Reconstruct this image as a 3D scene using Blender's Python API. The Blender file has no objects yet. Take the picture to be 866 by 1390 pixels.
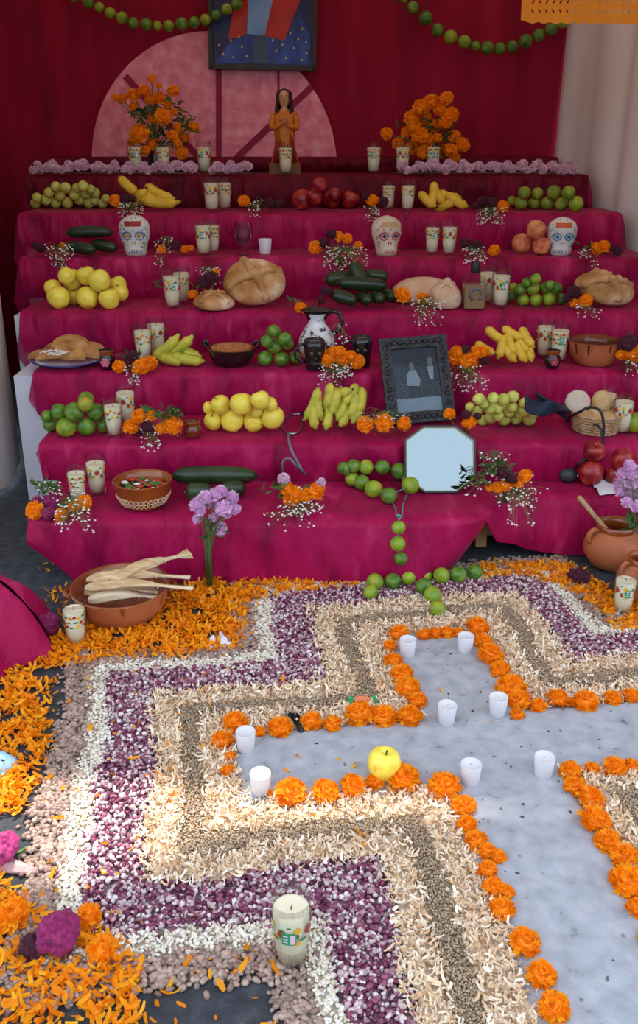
import bpy, bmesh, math, random
import numpy as np
from mathutils import Vector, Matrix, noise, Euler

random.seed(7); rng = np.random.default_rng(7)
SC = bpy.context.scene
COL = SC.collection
PI = math.pi

# ---------------------------------------------------------------- camera
F, CX, CY, HC, PITCH = 1200.0, 433.0, 650.0, 1.4, math.radians(20.8)
cam_d = bpy.data.cameras.new('camera'); cam = bpy.data.objects.new('camera', cam_d); COL.objects.link(cam)
cam.location = (0, 0, HC); cam.rotation_euler = (PI/2 - PITCH, 0, 0)
cam_d.sensor_fit = 'AUTO'; cam_d.sensor_width = 36.0; cam_d.lens = F*36.0/1390.0
cam_d.shift_y = -(695.0-CY)/1390.0; cam_d.clip_start = 0.05
SC.camera = cam

# ---------------------------------------------------------------- sky, sun, exposure
w = bpy.data.worlds.new('sky'); SC.world = w; w.use_nodes = True
bg = w.node_tree.nodes['Background']; bg.inputs[0].default_value = (0.70, 0.83, 1.0, 1); bg.inputs[1].default_value = 2.25
sun_d = bpy.data.lights.new('sun', 'SUN'); sun_d.energy = 7.5; sun_d.angle = math.radians(1.6); sun_d.color = (1.0, 0.93, 0.82)
sun = bpy.data.objects.new('sun', sun_d); COL.objects.link(sun)
SUN_DIR = Vector((0.10, -0.53, -1.0))            # travels forward out of the booth
sun.rotation_euler = SUN_DIR.to_track_quat('-Z', 'Y').to_euler()
SC.view_settings.view_transform = 'Standard'; SC.view_settings.look = 'None'
SC.view_settings.gamma = 1.0; SC.view_settings.use_curve_mapping = False
SC.view_settings.exposure = 0.0
SC.cycles.transparent_max_bounces = 24

# ---------------------------------------------------------------- helpers: geometry of the place
cp, sp_ = math.cos(PITCH), math.sin(PITCH)
def ray(px, py):
    u = (px-CX)/F; v = (py-CY)/F
    return Vector((u, cp - v*sp_, -sp_ - v*cp))
def G(px, py, z=0.0):
    d = ray(px, py); t = (z-HC)/d.z
    return Vector((0, 0, HC)) + d*t
def V(px, py, Y):
    d = ray(px, py); t = Y/d.y
    return Vector((0, 0, HC)) + d*t
def proj(p):
    zc = p[1]*cp + (HC-p[2])*sp_
    yc = (HC-p[2])*cp - p[1]*sp_
    return CX + F*p[0]/zc, CY + F*yc/zc
def zcam(Y, z): return Y*cp + (HC-z)*sp_
NT = 7
DY = 0.352; Y1 = 2.715
EDGE = [704, 601, 505, 423, 350, 289, 237]
TY = {k: Y1 + (k-1)*DY for k in range(1, 9)}
TZ = {k: V(CX, EDGE[k-1], TY[k]).z for k in range(1, 8)}
TZ[8] = V(CX, 213, TY[7]+0.47).z; TY[8] = TY[7] + 0.47
BACK_Y = TY[8] + 0.22
def sc(k, fr=0.4):                      # metres per photo pixel on step k
    return zcam(TY[k]+fr*DY, TZ[k])/F
def on(k, px, fr=0.4, dz=0.0):
    Y = TY[k] + fr*DY; z = TZ[k] + dz
    return Vector(((px-CX)/F*zcam(Y, z), Y, z))

# ---------------------------------------------------------------- helpers: colours and materials
def lin(c):
    if isinstance(c, str):
        c = [int(c[i:i+2], 16)/255 for i in (0, 2, 4)]
    return tuple((x/12.92 if x <= 0.04045 else ((x+0.055)/1.055)**2.4) for x in c) + (1.0,)
MATS = {}
def mat(name, cols, rough=0.6, scale=6.0, bump=0.0, bscale=40.0, bdist=0.01, island=False, rand=0.0, metal=0.0,
        spec=0.4, sheen=0.0, sss=0.0, coat=0.0, stretch=None, alpha=1.0, detail=3.0, pos=None, transl=0.0, wave=None, emis=0):
    if name in MATS: return MATS[name]
    m = bpy.data.materials.new(name); m.use_nodes = True
    nt = m.node_tree; N = nt.nodes; L = nt.links
    b = N['Principled BSDF']; out = N['Material Output']
    b.inputs['Roughness'].default_value = rough; b.inputs['Metallic'].default_value = metal
    b.inputs['Specular IOR Level'].default_value = spec
    if sheen: b.inputs['Sheen Weight'].default_value = sheen; b.inputs['Sheen Roughness'].default_value = 0.4
    if coat: b.inputs['Coat Weight'].default_value = coat; b.inputs['Coat Roughness'].default_value = 0.08
    if sss:
        b.inputs['Subsurface Weight'].default_value = sss; b.inputs['Subsurface Radius'].default_value = (0.02, 0.012, 0.008)
        b.inputs['Subsurface Scale'].default_value = 0.5
    if isinstance(cols, str): cols = [cols]
    tc = N.new('ShaderNodeTexCoord'); src = tc.outputs['Object']
    if stretch:
        mp = N.new('ShaderNodeMapping'); mp.inputs['Scale'].default_value = stretch
        L.new(src, mp.inputs['Vector']); src = mp.outputs['Vector']
    col = None
    if len(cols) == 1:
        b.inputs['Base Color'].default_value = lin(cols[0])
    else:
        cr = N.new('ShaderNodeValToRGB'); el = cr.color_ramp.elements
        if pos is None:
            pos = [i/(len(cols)-1) for i in range(len(cols))]
            if not island: pos = [0.28 + 0.44*q for q in pos]
        while len(el) < len(cols): el.new(0.5)
        for e, c, q in zip(el, cols, pos): e.position = q; e.color = lin(c)
        if island:
            g = N.new('ShaderNodeNewGeometry'); L.new(g.outputs['Random Per Island'], cr.inputs[0])
        elif wave:
            wv = N.new('ShaderNodeTexWave'); wv.inputs['Scale'].default_value = wave[0]; wv.inputs['Distortion'].default_value = wave[1]
            wv.bands_direction = wave[2]
            L.new(src, wv.inputs['Vector']); L.new(wv.outputs['Color'], cr.inputs[0])
        else:
            n = N.new('ShaderNodeTexNoise'); n.inputs['Scale'].default_value = scale; n.inputs['Detail'].default_value = detail
            if rand:
                oi0 = N.new('ShaderNodeObjectInfo'); n.noise_dimensions = '4D'
                mm0 = N.new('ShaderNodeMath'); mm0.operation = 'MULTIPLY'; mm0.inputs[1].default_value = 20
                L.new(oi0.outputs['Random'], mm0.inputs[0]); L.new(mm0.outputs[0], n.inputs['W'])
            L.new(src, n.inputs['Vector']); L.new(n.outputs['Fac'], cr.inputs[0])
        col = cr.outputs['Color']
    if rand and col is not None:
        oi = N.new('ShaderNodeObjectInfo'); mr = N.new('ShaderNodeMapRange')
        mr.inputs['To Min'].default_value = 1-rand; mr.inputs['To Max'].default_value = 1+rand
        hs = N.new('ShaderNodeHueSaturation')
        L.new(oi.outputs['Random'], mr.inputs['Value']); L.new(mr.outputs[0], hs.inputs['Value']); L.new(col, hs.inputs['Color'])
        col = hs.outputs['Color']
    if col is not None: L.new(col, b.inputs['Base Color'])
    if bump:
        n2 = N.new('ShaderNodeTexNoise'); n2.inputs['Scale'].default_value = bscale; n2.inputs['Detail'].default_value = 4
        L.new(src, n2.inputs['Vector'])
        bp = N.new('ShaderNodeBump'); bp.inputs['Strength'].default_value = bump; bp.inputs['Distance'].default_value = bdist
        L.new(n2.outputs['Fac'], bp.inputs['Height']); L.new(bp.outputs['Normal'], b.inputs['Normal'])
    last = b.outputs[0]
    if transl:
        t = N.new('ShaderNodeBsdfTranslucent'); mx = N.new('ShaderNodeMixShader'); mx.inputs[0].default_value = transl
        if col is not None: L.new(col, t.inputs[0])
        else: t.inputs[0].default_value = lin(cols[0])
        L.new(last, mx.inputs[1]); L.new(t.outputs[0], mx.inputs[2]); last = mx.outputs[0]
    if alpha < 1:
        t = N.new('ShaderNodeBsdfTransparent'); mx = N.new('ShaderNodeMixShader'); mx.inputs[0].default_value = alpha
        L.new(t.outputs[0], mx.inputs[1]); L.new(last, mx.inputs[2]); last = mx.outputs[0]
    L.new(last, out.inputs['Surface'])
    MATS[name] = m
    return m
def glass_mat(name, tint='fafcfb', refl=0.35):
    if name in MATS: return MATS[name]
    m = bpy.data.materials.new(name); m.use_nodes = True
    nt = m.node_tree; N = nt.nodes; L = nt.links
    N.remove(N['Principled BSDF'])
    t = N.new('ShaderNodeBsdfTransparent'); t.inputs[0].default_value = lin(tint)
    g = N.new('ShaderNodeBsdfGlossy'); g.inputs['Roughness'].default_value = 0.06
    fr = N.new('ShaderNodeLayerWeight'); fr.inputs[0].default_value = 0.12
    mm = N.new('ShaderNodeMath'); mm.operation = 'MULTIPLY_ADD'; mm.inputs[1].default_value = refl; mm.inputs[2].default_value = 0.01
    mx = N.new('ShaderNodeMixShader')
    L.new(fr.outputs[0], mm.inputs[0]); L.new(mm.outputs[0], mx.inputs[0]); L.new(t.outputs[0], mx.inputs[1]); L.new(g.outputs[0], mx.inputs[2])
    L.new(mx.outputs[0], N['Material Output'].inputs['Surface'])
    MATS[name] = m
    return m

# ---------------------------------------------------------------- helpers: meshes and objects
class MB:
    def __init__(s): s.v = []; s.f = []; s.m = []
    def add(s, vs, fs, mi=0, M=None):
        o = len(s.v)
        if M is not None: vs = [M @ Vector(q) for q in vs]
        s.v += [tuple(q) for q in vs]
        s.f += [tuple(i+o for i in q) for q in fs]; s.m += [mi]*len(fs)
        return s
    def lathe(s, prof, seg=24, mi=0, M=None, sx=1.0, sy=1.0, rip=None):
        vs = []; fs = []; rings = []
        for (r, z) in prof:
            if r < 1e-6: rings.append([len(vs)]); vs.append((0, 0, z))
            else:
                ids = []
                for i in range(seg):
                    a = 2*PI*i/seg; rr = r*(rip(a, z) if rip else 1)
                    ids.append(len(vs)); vs.append((rr*math.cos(a)*sx, rr*math.sin(a)*sy, z))
                rings.append(ids)
        for A, B in zip(rings, rings[1:]):
            for i in range(seg):
                j = (i+1) % seg
                if len(A) == 1 and len(B) == 1: continue
                if len(A) == 1: fs.append((A[0], B[j], B[i]))
                elif len(B) == 1: fs.append((A[i], A[j], B[0]))
                else: fs.append((A[i], A[j], B[j], B[i]))
        return s.add(vs, fs, mi, M)
    def ell(s, c, r, seg=12, rings=8, mi=0, M=None):
        if not hasattr(r, '__len__'): r = (r, r, r)
        prof = [(math.sin(PI*i/rings), -math.cos(PI*i/rings)) for i in range(rings+1)]
        prof[0] = (0, -1); prof[-1] = (0, 1)
        T = Matrix.Translation(c) @ Matrix.Diagonal((r[0], r[1], r[2], 1))
        return s.lathe(prof, seg, mi, (M @ T) if M is not None else T)
    def tube(s, pts, rad, seg=8, mi=0, M=None, cap=True, flat=1.0):
        pts = [Vector(q) for q in pts]; n = len(pts)
        if not hasattr(rad, '__len__'): rad = [rad]*n
        vs = []; fs = []
        t0 = (pts[1]-pts[0]).normalized()
        up = Vector((0, 0, 1)) if abs(t0.z) < 0.9 else Vector((1, 0, 0))
        nrm = t0.cross(up).normalized()
        for i in range(n):
            t = (pts[min(i+1, n-1)]-pts[max(i-1, 0)])
            t = t.normalized() if t.length > 1e-9 else t0
            nrm = (nrm - t*nrm.dot(t))
            nrm = nrm.normalized() if nrm.length > 1e-6 else t.orthogonal().normalized()
            bn = t.cross(nrm)
            for j in range(seg):
                a = 2*PI*j/seg
                vs.append(pts[i] + (nrm*math.cos(a) + bn*math.sin(a)*flat)*rad[i])
        for i in range(n-1):
            for j in range(seg):
                k = (j+1) % seg
                fs.append((i*seg+j, i*seg+k, (i+1)*seg+k, (i+1)*seg+j))
        if cap:
            fs.append(tuple(reversed(range(seg)))); fs.append(tuple((n-1)*seg+j for j in range(seg)))
        return s.add(vs, fs, mi, M)
    def box(s, c, size, mi=0, M=None):
        x, y, z = c; a, b, d = size[0]/2, size[1]/2, size[2]/2
        vs = [(x+i*a, y+j*b, z+k*d) for k in (-1, 1) for j in (-1, 1) for i in (-1, 1)]
        return s.add(vs, [(0, 2, 3, 1), (4, 5, 7, 6), (0, 1, 5, 4), (2, 6, 7, 3), (0, 4, 6, 2), (1, 3, 7, 5)], mi, M)
    def prism(s, poly, z0, z1, mi=0, M=None):
        n = len(poly)
        vs = [(x, y, z0) for x, y in poly] + [(x, y, z1) for x, y in poly]
        fs = [tuple(reversed(range(n))), tuple(range(n, 2*n))] + [(i, (i+1) % n, n+(i+1) % n, n+i) for i in range(n)]
        return s.add(vs, fs, mi, M)
    def mesh(s, name, mats, smooth=True):
        me = bpy.data.meshes.new(name); me.from_pydata(s.v, [], s.f)
        if not isinstance(mats, (list, tuple)): mats = [mats]
        for m in mats: me.materials.append(m)
        if len(mats) > 1: me.polygons.foreach_set('material_index', s.m)
        me.polygons.foreach_set('use_smooth', [smooth]*len(s.f)); me.update()
        return me
    def build(s, name, mats, parent=None, smooth=True, **k):
        return ob(name, s.mesh(name, mats, smooth), parent, **k)
def ob(name, me, parent=None, loc=(0, 0, 0), rot=(0, 0, 0), scale=(1, 1, 1)):
    o = bpy.data.objects.new(name, me); COL.objects.link(o)
    o.location = loc; o.rotation_euler = rot
    o.scale = scale if hasattr(scale, '__len__') else (scale,)*3
    if parent is not None: o.parent = parent
    return o
def tag(o, label, cat=None, group=None, kind=None):
    o['label'] = label
    if cat: o['category'] = cat
    if group: o['group'] = group
    if kind: o['kind'] = kind
    return o
def thing(name, label, cat, loc=(0, 0, 0), rz=0.0, group=None, rot=None, scale=1.0):
    o = bpy.data.objects.new(name, None); COL.objects.link(o); o.empty_display_size = 0.05
    o.location = loc; o.rotation_euler = rot if rot else (0, 0, rz); o.scale = (scale,)*3
    return tag(o, label, cat, group)
def grid(nx, ny, fn, mi=0, mb=None):
    mb = mb or MB(); vs = [fn(i/(nx-1), j/(ny-1)) for j in range(ny) for i in range(nx)]
    fs = [(j*nx+i, j*nx+i+1, (j+1)*nx+i+1, (j+1)*nx+i) for j in range(ny-1) for i in range(nx-1)]
    return mb.add(vs, fs, mi)
def nz(x, y=0.0, z=0.0): return noise.noise(Vector((x, y, z)))
def soup(name, base_v, base_f, T, matl, smooth=True):
    """many small copies of one shape joined in one mesh: T = (n,3,3) matrices, (n,3) positions"""
    R, P = T; bv = np.asarray(base_v, float); n = len(P); k = len(bv)
    vs = np.einsum('nij,kj->nki', R, bv) + P[:, None, :]
    vs = vs.reshape(-1, 3)
    me = bpy.data.meshes.new(name)
    bf = [tuple(q) for q in base_f]; ls = [len(q) for q in bf]
    flat = np.concatenate([np.array(q) for q in bf])
    allf = (flat[None, :] + (np.arange(n)*k)[:, None]).ravel()
    me.vertices.add(len(vs)); me.vertices.foreach_set('co', vs.ravel())
    me.loops.add(len(allf)); me.loops.foreach_set('vertex_index', allf.astype(np.int32))
    tot = np.tile(np.array(ls), n); st = np.concatenate([[0], np.cumsum(tot)[:-1]])
    me.polygons.add(len(tot)); me.polygons.foreach_set('loop_start', st.astype(np.int32))
    me.polygons.foreach_set('loop_total', tot.astype(np.int32))
    me.polygons.foreach_set('use_smooth', np.full(len(tot), smooth))
    me.materials.append(matl); me.update(calc_edges=True); me.validate()
    return me
def rand_rot(n, tilt=0.5):
    a = rng.uniform(0, 2*PI, n); tx = rng.normal(0, tilt, n); ty = rng.normal(0, tilt, n)
    def rz(a):
        m = np.zeros((len(a), 3, 3)); c, s = np.cos(a), np.sin(a)
        m[:, 0, 0] = c; m[:, 0, 1] = -s; m[:, 1, 0] = s; m[:, 1, 1] = c; m[:, 2, 2] = 1; return m
    def rx(a):
        m = np.zeros((len(a), 3, 3)); c, s = np.cos(a), np.sin(a)
        m[:, 0, 0] = 1; m[:, 1, 1] = c; m[:, 1, 2] = -s; m[:, 2, 1] = s; m[:, 2, 2] = c; return m
    def ry(a):
        m = np.zeros((len(a), 3, 3)); c, s = np.cos(a), np.sin(a)
        m[:, 0, 0] = c; m[:, 0, 2] = s; m[:, 2, 0] = -s; m[:, 2, 2] = c; m[:, 1, 1] = 1; return m
    return rz(a) @ rx(tx) @ ry(ty)
ORD = ['first', 'second', 'third', 'fourth', 'fifth', 'sixth', 'seventh', 'eighth', 'ninth', 'tenth', 'eleventh', 'twelfth', 'thirteenth', 'fourteenth', 'fifteenth', 'sixteenth', 'seventeenth', 'eighteenth', 'nineteenth', 'twentieth']
STEP = {1: 'lowest step', 2: 'second step', 3: 'third step', 4: 'fourth step', 5: 'fifth step', 6: 'sixth step', 7: 'top step'}
# ================================================================ the setting
M_ASPH = mat('asphalt', ['2c2e34', '3a3c42', '4a4b50'], rough=0.9, scale=30, bump=0.5, bscale=180)
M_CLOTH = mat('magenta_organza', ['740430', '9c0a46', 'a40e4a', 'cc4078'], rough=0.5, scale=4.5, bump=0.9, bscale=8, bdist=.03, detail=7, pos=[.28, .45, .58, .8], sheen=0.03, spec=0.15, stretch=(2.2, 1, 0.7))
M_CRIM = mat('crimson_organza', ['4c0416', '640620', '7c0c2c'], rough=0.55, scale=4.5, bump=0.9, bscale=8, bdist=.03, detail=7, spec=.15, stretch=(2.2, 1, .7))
M_SHEER = mat('sheer_organza', ['8c0644', 'b01858'], rough=0.5, scale=4, bump=0.5, bscale=12, sheen=0.03, spec=0.15, alpha=0.72)
M_BACK = mat('crimson_backdrop', ['740a26', '900e30', 'a01438'], rough=0.75, scale=2.2, bump=0.2, bscale=14, sheen=0.2, spec=0.15, stretch=(3, 1, 0.5))
M_CURT = mat('white_curtain', ['d8ccc6', 'e6dcd6'], rough=0.85, scale=2, bump=0.15, bscale=10, spec=0.2)
M_PINK = mat('pink_crinkle', ['e07088', 'f08ca0', 'fab0be'], rough=0.5, scale=14, bump=1.0, bscale=22, spec=0.4, detail=6)
M_WHITE = mat('white_board', ['c9c9d6', 'd8d8e2'], rough=0.7, scale=3)
M_WOOD = mat('pale_wood', ['b98a58', 'd0a574'], rough=0.7, scale=5, stretch=(1, 8, 8))
M_CANVAS = mat('canvas_tarp', ['c8a890', 'd4b49c'], rough=0.9, scale=2, transl=0.20, spec=0.1)
M_POLE = mat('steel_pole', ['8a8c90', '9a9ca0'], rough=0.45, metal=0.8)

def struct(o, name_kind, label): o['kind'] = 'structure'; o['label'] = label; return o
# floor: asphalt with a gentle unevenness
fm = grid(60, 60, lambda u, v: (-9+18*u, -9+16*v, 0.0))
struct(fm.build('floor', M_ASPH), 0, 'dark grey asphalt ground under the offering')
# back wall backdrop with folds
WX0, WX1 = -2.1, 1.44
def backf(u, v):
    x = WX0+(WX1-WX0)*u; z = 0.0+2.62*v
    return (x + (0.05*(1-v)*-1 + 0.06*v)*(u**6), BACK_Y + 0.014*nz(x*5, z*0.7) + 0.006*nz(x*17, z*1.3, 3), z)
o = grid(140, 50, backf).build('wall_back', M_BACK); struct(o, 0, 'dark crimson cloth backdrop hung behind the altar')
def curtain(name, pts, z0, z1, label, amp=0.03, fq=9.0, seed=0):
    pts = [Vector((a, b, 0)) for a, b in pts]
    L = [0]
    for a, b in zip(pts, pts[1:]): L.append(L[-1]+(b-a).length)
    tot = L[-1]
    def f(u, v):
        s = u*tot; i = max(j for j in range(len(pts)-1) if L[j] <= s+1e-9)
        t = (s-L[i])/(L[i+1]-L[i]); p = pts[i].lerp(pts[i+1], t); d = (pts[i+1]-pts[i]).normalized(); n = Vector((d.y, -d.x, 0))
        q = amp*(math.sin(s*fq*2+2*nz(s*2.5, v*0.8, seed)) + 0.8*nz(s*fq*0.8, v*0.9, seed+5))*(0.55+0.45*v)
        p = p + n*q
        return (p.x, p.y, z0+(z1-z0)*v)
    o = grid(int(tot*70), 30, f).build(name, M_CURT); return struct(o, 0, label)
curtain('wall_right', [(1.38, BACK_Y-0.01), (1.62, 4.3), (1.86, 3.2), (1.95, 2.6)], 0, 2.6, 'white gathered curtain closing the right side of the booth', 0.022, 8)
curtain('wall_left', [(-2.1, BACK_Y), (-1.68, 4.6), (-1.51, 4.2), (-1.34, 3.7), (-1.38, 3.3), (-1.5, 2.8)], 0.02, 2.6, 'grey white curtain hanging at the left edge of the booth', 0.02, 7, 3)
# ceiling: two canvas tarps sloping down to the front, the wedge between them shaped to cast the sun strip
def roof_z(y): return 2.38 + (y-1.5)*0.07
def roof_pt(gx, gy):              # roof point whose sun shadow falls on the ground at (gx, gy)
    z = 2.1
    for _ in range(4):
        y = gy - SUN_DIR.y*z; z = roof_z(y)
    return (gx - SUN_DIR.x*z, gy - SUN_DIR.y*z, z)
def tarp(name, a, b, label, thick=.004):
    """a, b: lists of roof points (front edge, rear edge) running left to right"""
    n = len(a)
    def f(u, v):
        s = u*(n-1); i = min(int(s), n-2); t = s-i
        p = [a[i][q]*(1-t)+a[i+1][q]*t for q in range(3)]; r = [b[i][q]*(1-t)+b[i+1][q]*t for q in range(3)]
        return tuple(p[q]*(1-v)+r[q]*v for q in range(3))
    o = grid(n*6, 16, f).build(name, M_CANVAS); struct(o, 0, label)
gxs = [-2.6, -.75, -.45, -.2, .1, .45, 2.1]
rear_g = [1.80, 1.70, 1.665, 1.63, 1.605, 1.58, 1.50]
front_g = [1.36, 1.36, 1.37, 1.50, 1.545, 1.576, 1.50]
def lim(p, yb): return (max(-2.3, min(2.1, p[0])), yb, roof_z(yb))
ra = [roof_pt(x, y) for x, y in zip(gxs, rear_g)]; fa = [roof_pt(x, y) for x, y in zip(gxs, front_g)]
tarp('ceiling', ra, [lim(p, BACK_Y+.05) for p in ra], 'canvas roof over the altar booth')
tarp('ceiling_added_awning', [lim(p, 1.5) for p in fa], fa, 'unseen canvas awning added in front of the roof to shape the sun strip')  # added awning, out of view; its rear edge shapes the sun strip
# unseen house wall added across the street, behind the viewer, to shade the low sky
hw = MB(); hw.box((0, -7.2, 1.3), (16, .4, 2.6)); o = hw.build('wall_opposite', mat('stucco', ['6e645c', '7c7268'], rough=.9, scale=2), smooth=False); struct(o, 0, 'plain unseen stucco house wall added across the street to shade the sky')

# ================================================================ stepped altar
XL = {1: -0.965, 2: -1.02, 3: -1.13, 4: -1.27, 5: -1.36, 6: -1.46, 7: -1.51, 8: -1.52}
XR = {1: 1.70, 2: 1.66, 3: 1.62, 4: 1.58, 5: 1.52, 6: 1.47, 7: 1.39, 8: 1.34}
steps = thing('stepped_altar', 'white boxed steps of the altar under the magenta cloth', 'altar', (0, TY[4], 0))
P0 = Vector(steps.location)
for k in range(2, 9):
    y0 = TY[k]+0.012; y1 = (TY[k+1] if k < 8 else BACK_Y-0.03)+0.012
    xl = XL[k]+.015-{3: .10, 4: .05}.get(k, 0); xr = XR[k]-.015
    m = MB().box(((xl+xr)/2, (y0+y1)/2-P0.y, (TZ[k]-0.020)/2), (xr-xl, y1-y0-0.002, TZ[k]-0.020))
    m.build('step', M_WHITE, steps, smooth=False)
# wooden bench forming the lowest step
bn = thing('plank_bench', 'pale wooden plank bench that carries the lowest step', 'bench', (0.3, TY[1]+0.18, 0))
MB().box(((XL[1]+.50)/2+.005-.3, 0, TZ[1]-0.024), (.50-XL[1]-0.01, 0.325, 0.034)).build('plank', M_WOOD, bn, smooth=False)
MB().box(((XR[1]+.505)/2-.3, .1, TZ[1]-0.024), (XR[1]-.505, 0.12, 0.034)).build('plank', M_WOOD, bn, smooth=False)
for x, ys_ in ((-1.1, (-.12, .12)), (-.35, (-.12, .12)), (.12, (-.12, .12)), (.3, (.1,)), (1.3, (.1,))):
    for y in ys_:
        MB().box((x, y, (TZ[1]-0.041)/2), (0.04, 0.04, TZ[1]-0.041)).build('leg', M_WOOD, bn, smooth=False)
def ye1(px):
    t = min(1, max(0, (px-632)/80)); return TY[1]+.205*t*t*(3-2*t)

cloth = thing('altar_cloth', 'magenta organza cloth draped over every step of the altar', 'cloth', (0, TY[4], 0))
def riser_pt(k, x, t, ztop, zbot):
    q = abs(nz(x*4.2, t*0.5, k*3.7))*0.6 + abs(nz(x*11, t*0.7, k*1.7))*0.35 + 0.12*abs(nz(x*2.2+t*1.5, k))
    q += .30*max(0, math.sin(x*46+5*nz(x*2.5, k*2.0)+2*t*nz(x*3, k)))**3*(.4+.6*abs(nz(x*1.7, k*5.1)))
    amp = 0.045*math.sin(PI*min(1, t*0.9+0.1))**0.7
    return -(0.004 + amp*q*1.5), ztop + (zbot-ztop)*t
for k in range(2, 9):
    prof = []
    yb = (TY[k+1]+0.010 if k < 8 else BACK_Y-0.03)
    for i in range(6): prof.append(('t', i/5))
    for i in range(9): prof.append(('r', i/8))
    def f(u, v, k=k, prof=prof, yb=yb):
        kind, t = prof[int(round(v*(len(prof)-1)))]
        xl, xr = XL[k]-0.004, XR[k]+0.004; x = xl+(xr-xl)*u
        if kind == 't':
            y = yb+(TY[k]+0.006-yb)*t; z = TZ[k] - (0.0006+0.0006*nz(x*9, y*9))
            if t == 1: z = TZ[k]-0.001-0.010*abs(nz(x*7, k*2.2))-.004*abs(nz(x*23, k))
            return (x, y-P0.y, z)
        zb = TZ[k-1]+0.001
        dy, z = riser_pt(k, x, t, TZ[k]-0.012, zb)
        return (x, TY[k]+0.008+dy-P0.y, z)
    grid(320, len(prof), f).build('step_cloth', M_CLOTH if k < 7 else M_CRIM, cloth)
# lowest step: cloth over the plank, hanging to the ground, lifted in an arch right of the middle
def hem(px):
    # height of hem above ground by photo column
    pts = [(-60, .20), (35, .20), (70, .10), (105, .004), (300, .004), (570, .004), (600, .02), (625, .06), (645, .135), (657, .185), (664, .15), (680, .085), (740, .03), (790, .006), (900, .006), (1400, .006)]
    for (a, za), (b, zb) in zip(pts, pts[1:]):
        if a <= px <= b: return za+(zb-za)*(px-a)/(b-a)
    return .006
def f1(u, v):
    xl, xr = XL[1]-0.006, XR[1]; x = xl+(xr-xl)*u
    nt_ = 7; n = 24; i = v*(n-1)
    if i <= nt_-1:
        t = i/(nt_-1); px = CX+F*x/zcam(TY[1]+.1, TZ[1]); y = TY[2]+0.010+(ye1(px)+0.005-(TY[2]+0.010))*t
        return (x, y-P0.y, TZ[1]-(0.0006+0.0006*nz(x*9, y*9)) - (0.003*abs(nz(x*5, 8)) if t == 1 else 0))
    t = (i-(nt_-1))/(n-nt_)
    px = CX+F*x/zcam(TY[1]+.1, TZ[1]); zb = hem(px)
    swag = 0.02*math.exp(-((px-720)/85)**2) + 0.02*math.exp(-((px-560)/60)**2)
    fold = abs(nz(x*4, t*0.5, 2.2))*0.035 + abs(nz(x*10, t*.6, 9))*0.02 + .022*max(0, math.sin(x*38+6*nz(x*2.2, 1.5)+2*t*nz(x*3, 4)))**3*abs(nz(x*1.9, 7))*2
    bk = min(1, max(0, (px-545)/90)); bk = .10*bk*bk*(3-2*bk)*max(0, 1-max(0, px-640)/60)
    y = ye1(px)-0.008 + bk*t - (fold+0.012+swag)*math.sin(t*PI*0.62)
    return (x, y-P0.y, TZ[1]-0.008+(zb-(TZ[1]-0.008))*t)
grid(360, 24, f1).build('front_cloth', M_CLOTH, cloth)
# sheer side fall at the left: the loose cloth edge hanging outward beside the steps
prof = []
for k in range(8, 1, -1):
    prof.append((TY[k]+DY*0.9 if k < 8 else BACK_Y-0.05, TZ[k], XL[k])); prof.append((TY[k], TZ[k], XL[k]))
    prof.append((TY[k]-0.01, TZ[k-1]+0.03, (XL[k]+XL[k-1])/2))
prof.append((TY[1]+0.03, TZ[1], XL[1]))
def side(sgn):
    PR = [(y, z, (x if sgn < 0 else XRr(y))) for y, z, x in prof]
    def f(u, v):
        s = u*(len(PR)-1); i = min(int(s), len(PR)-2); t = s-i
        y = PR[i][0]*(1-t)+PR[i+1][0]*t; z = PR[i][1]*(1-t)+PR[i+1][1]*t; x = PR[i][2]*(1-t)+PR[i+1][2]*t
        drop = (0.20+0.10*nz(y*3, 4))*v*min(1, max(.1, (z-.2)/0.6))
        outw = (0.02+0.015*nz(y*4, 7)+0.03*min(1, max(0, (z-0.45)*2)))*v**0.8 + 0.012*nz(y*14, v*2)*v
        return (x+sgn*outw+sgn*0.004, y-P0.y, max(0.01, z-drop))
    return grid(150, 12, f)
def XRr(y):
    ks = sorted(XR); 
    for a, b in zip(ks, ks[1:]):
        if TY[a] <= y <= TY[b]: return XR[a]+(XR[b]-XR[a])*(y-TY[a])/(TY[b]-TY[a])
    return XR[1] if y < TY[1] else XR[8]
side(-1).build('side_fall', M_SHEER, cloth)
side(1).build('side_fall', M_SHEER, cloth)

# ================================================================ pink fanlight on the backdrop
YF = BACK_Y-0.035
c0 = V(291, 222, YF); rf = (V(457, 222, YF)-c0).x
fan = thing('pink_fan_panel', 'half round crinkled pink panel with crimson spokes on the backdrop', 'panel', (c0.x, YF, c0.z-0.02))
def fp(u, v):
    a = PI*u; r = rf*v
    return (r*math.cos(a), 0.004*nz(r*14*math.cos(a), r*14*math.sin(a)) , r*math.sin(a)*1.0)
grid(60, 30, fp).build('pink_sheet', M_PINK, fan)
for (x0, y0, x1, y1, wd) in ((297, 60, 297, 236, 8), (378, 72, 378, 200, 3), (170, 103, 292, 238, 9), (424, 117, 300, 234, 9)):
    A = V(x0, y0, YF-.006)-Vector(fan.location); B = V(x1, y1, YF-.006)-Vector(fan.location)
    d = (B-A).normalized(); n = Vector((-d.z, 0, d.x))*(wd*sc(7)/2); e = Vector((0, .003, 0))
    MB().add([A-n-e, A+n-e, B+n-e, B-n-e, A-n+e, A+n+e, B+n+e, B-n+e], [(0, 1, 2, 3), (7, 6, 5, 4), (0, 4, 5, 1), (1, 5, 6, 2), (2, 6, 7, 3), (3, 7, 4, 0)]).build('spoke', mat('crimson_spoke', ['8c1440', '9c1a4a'], rough=.7), fan, smooth=False)

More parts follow.
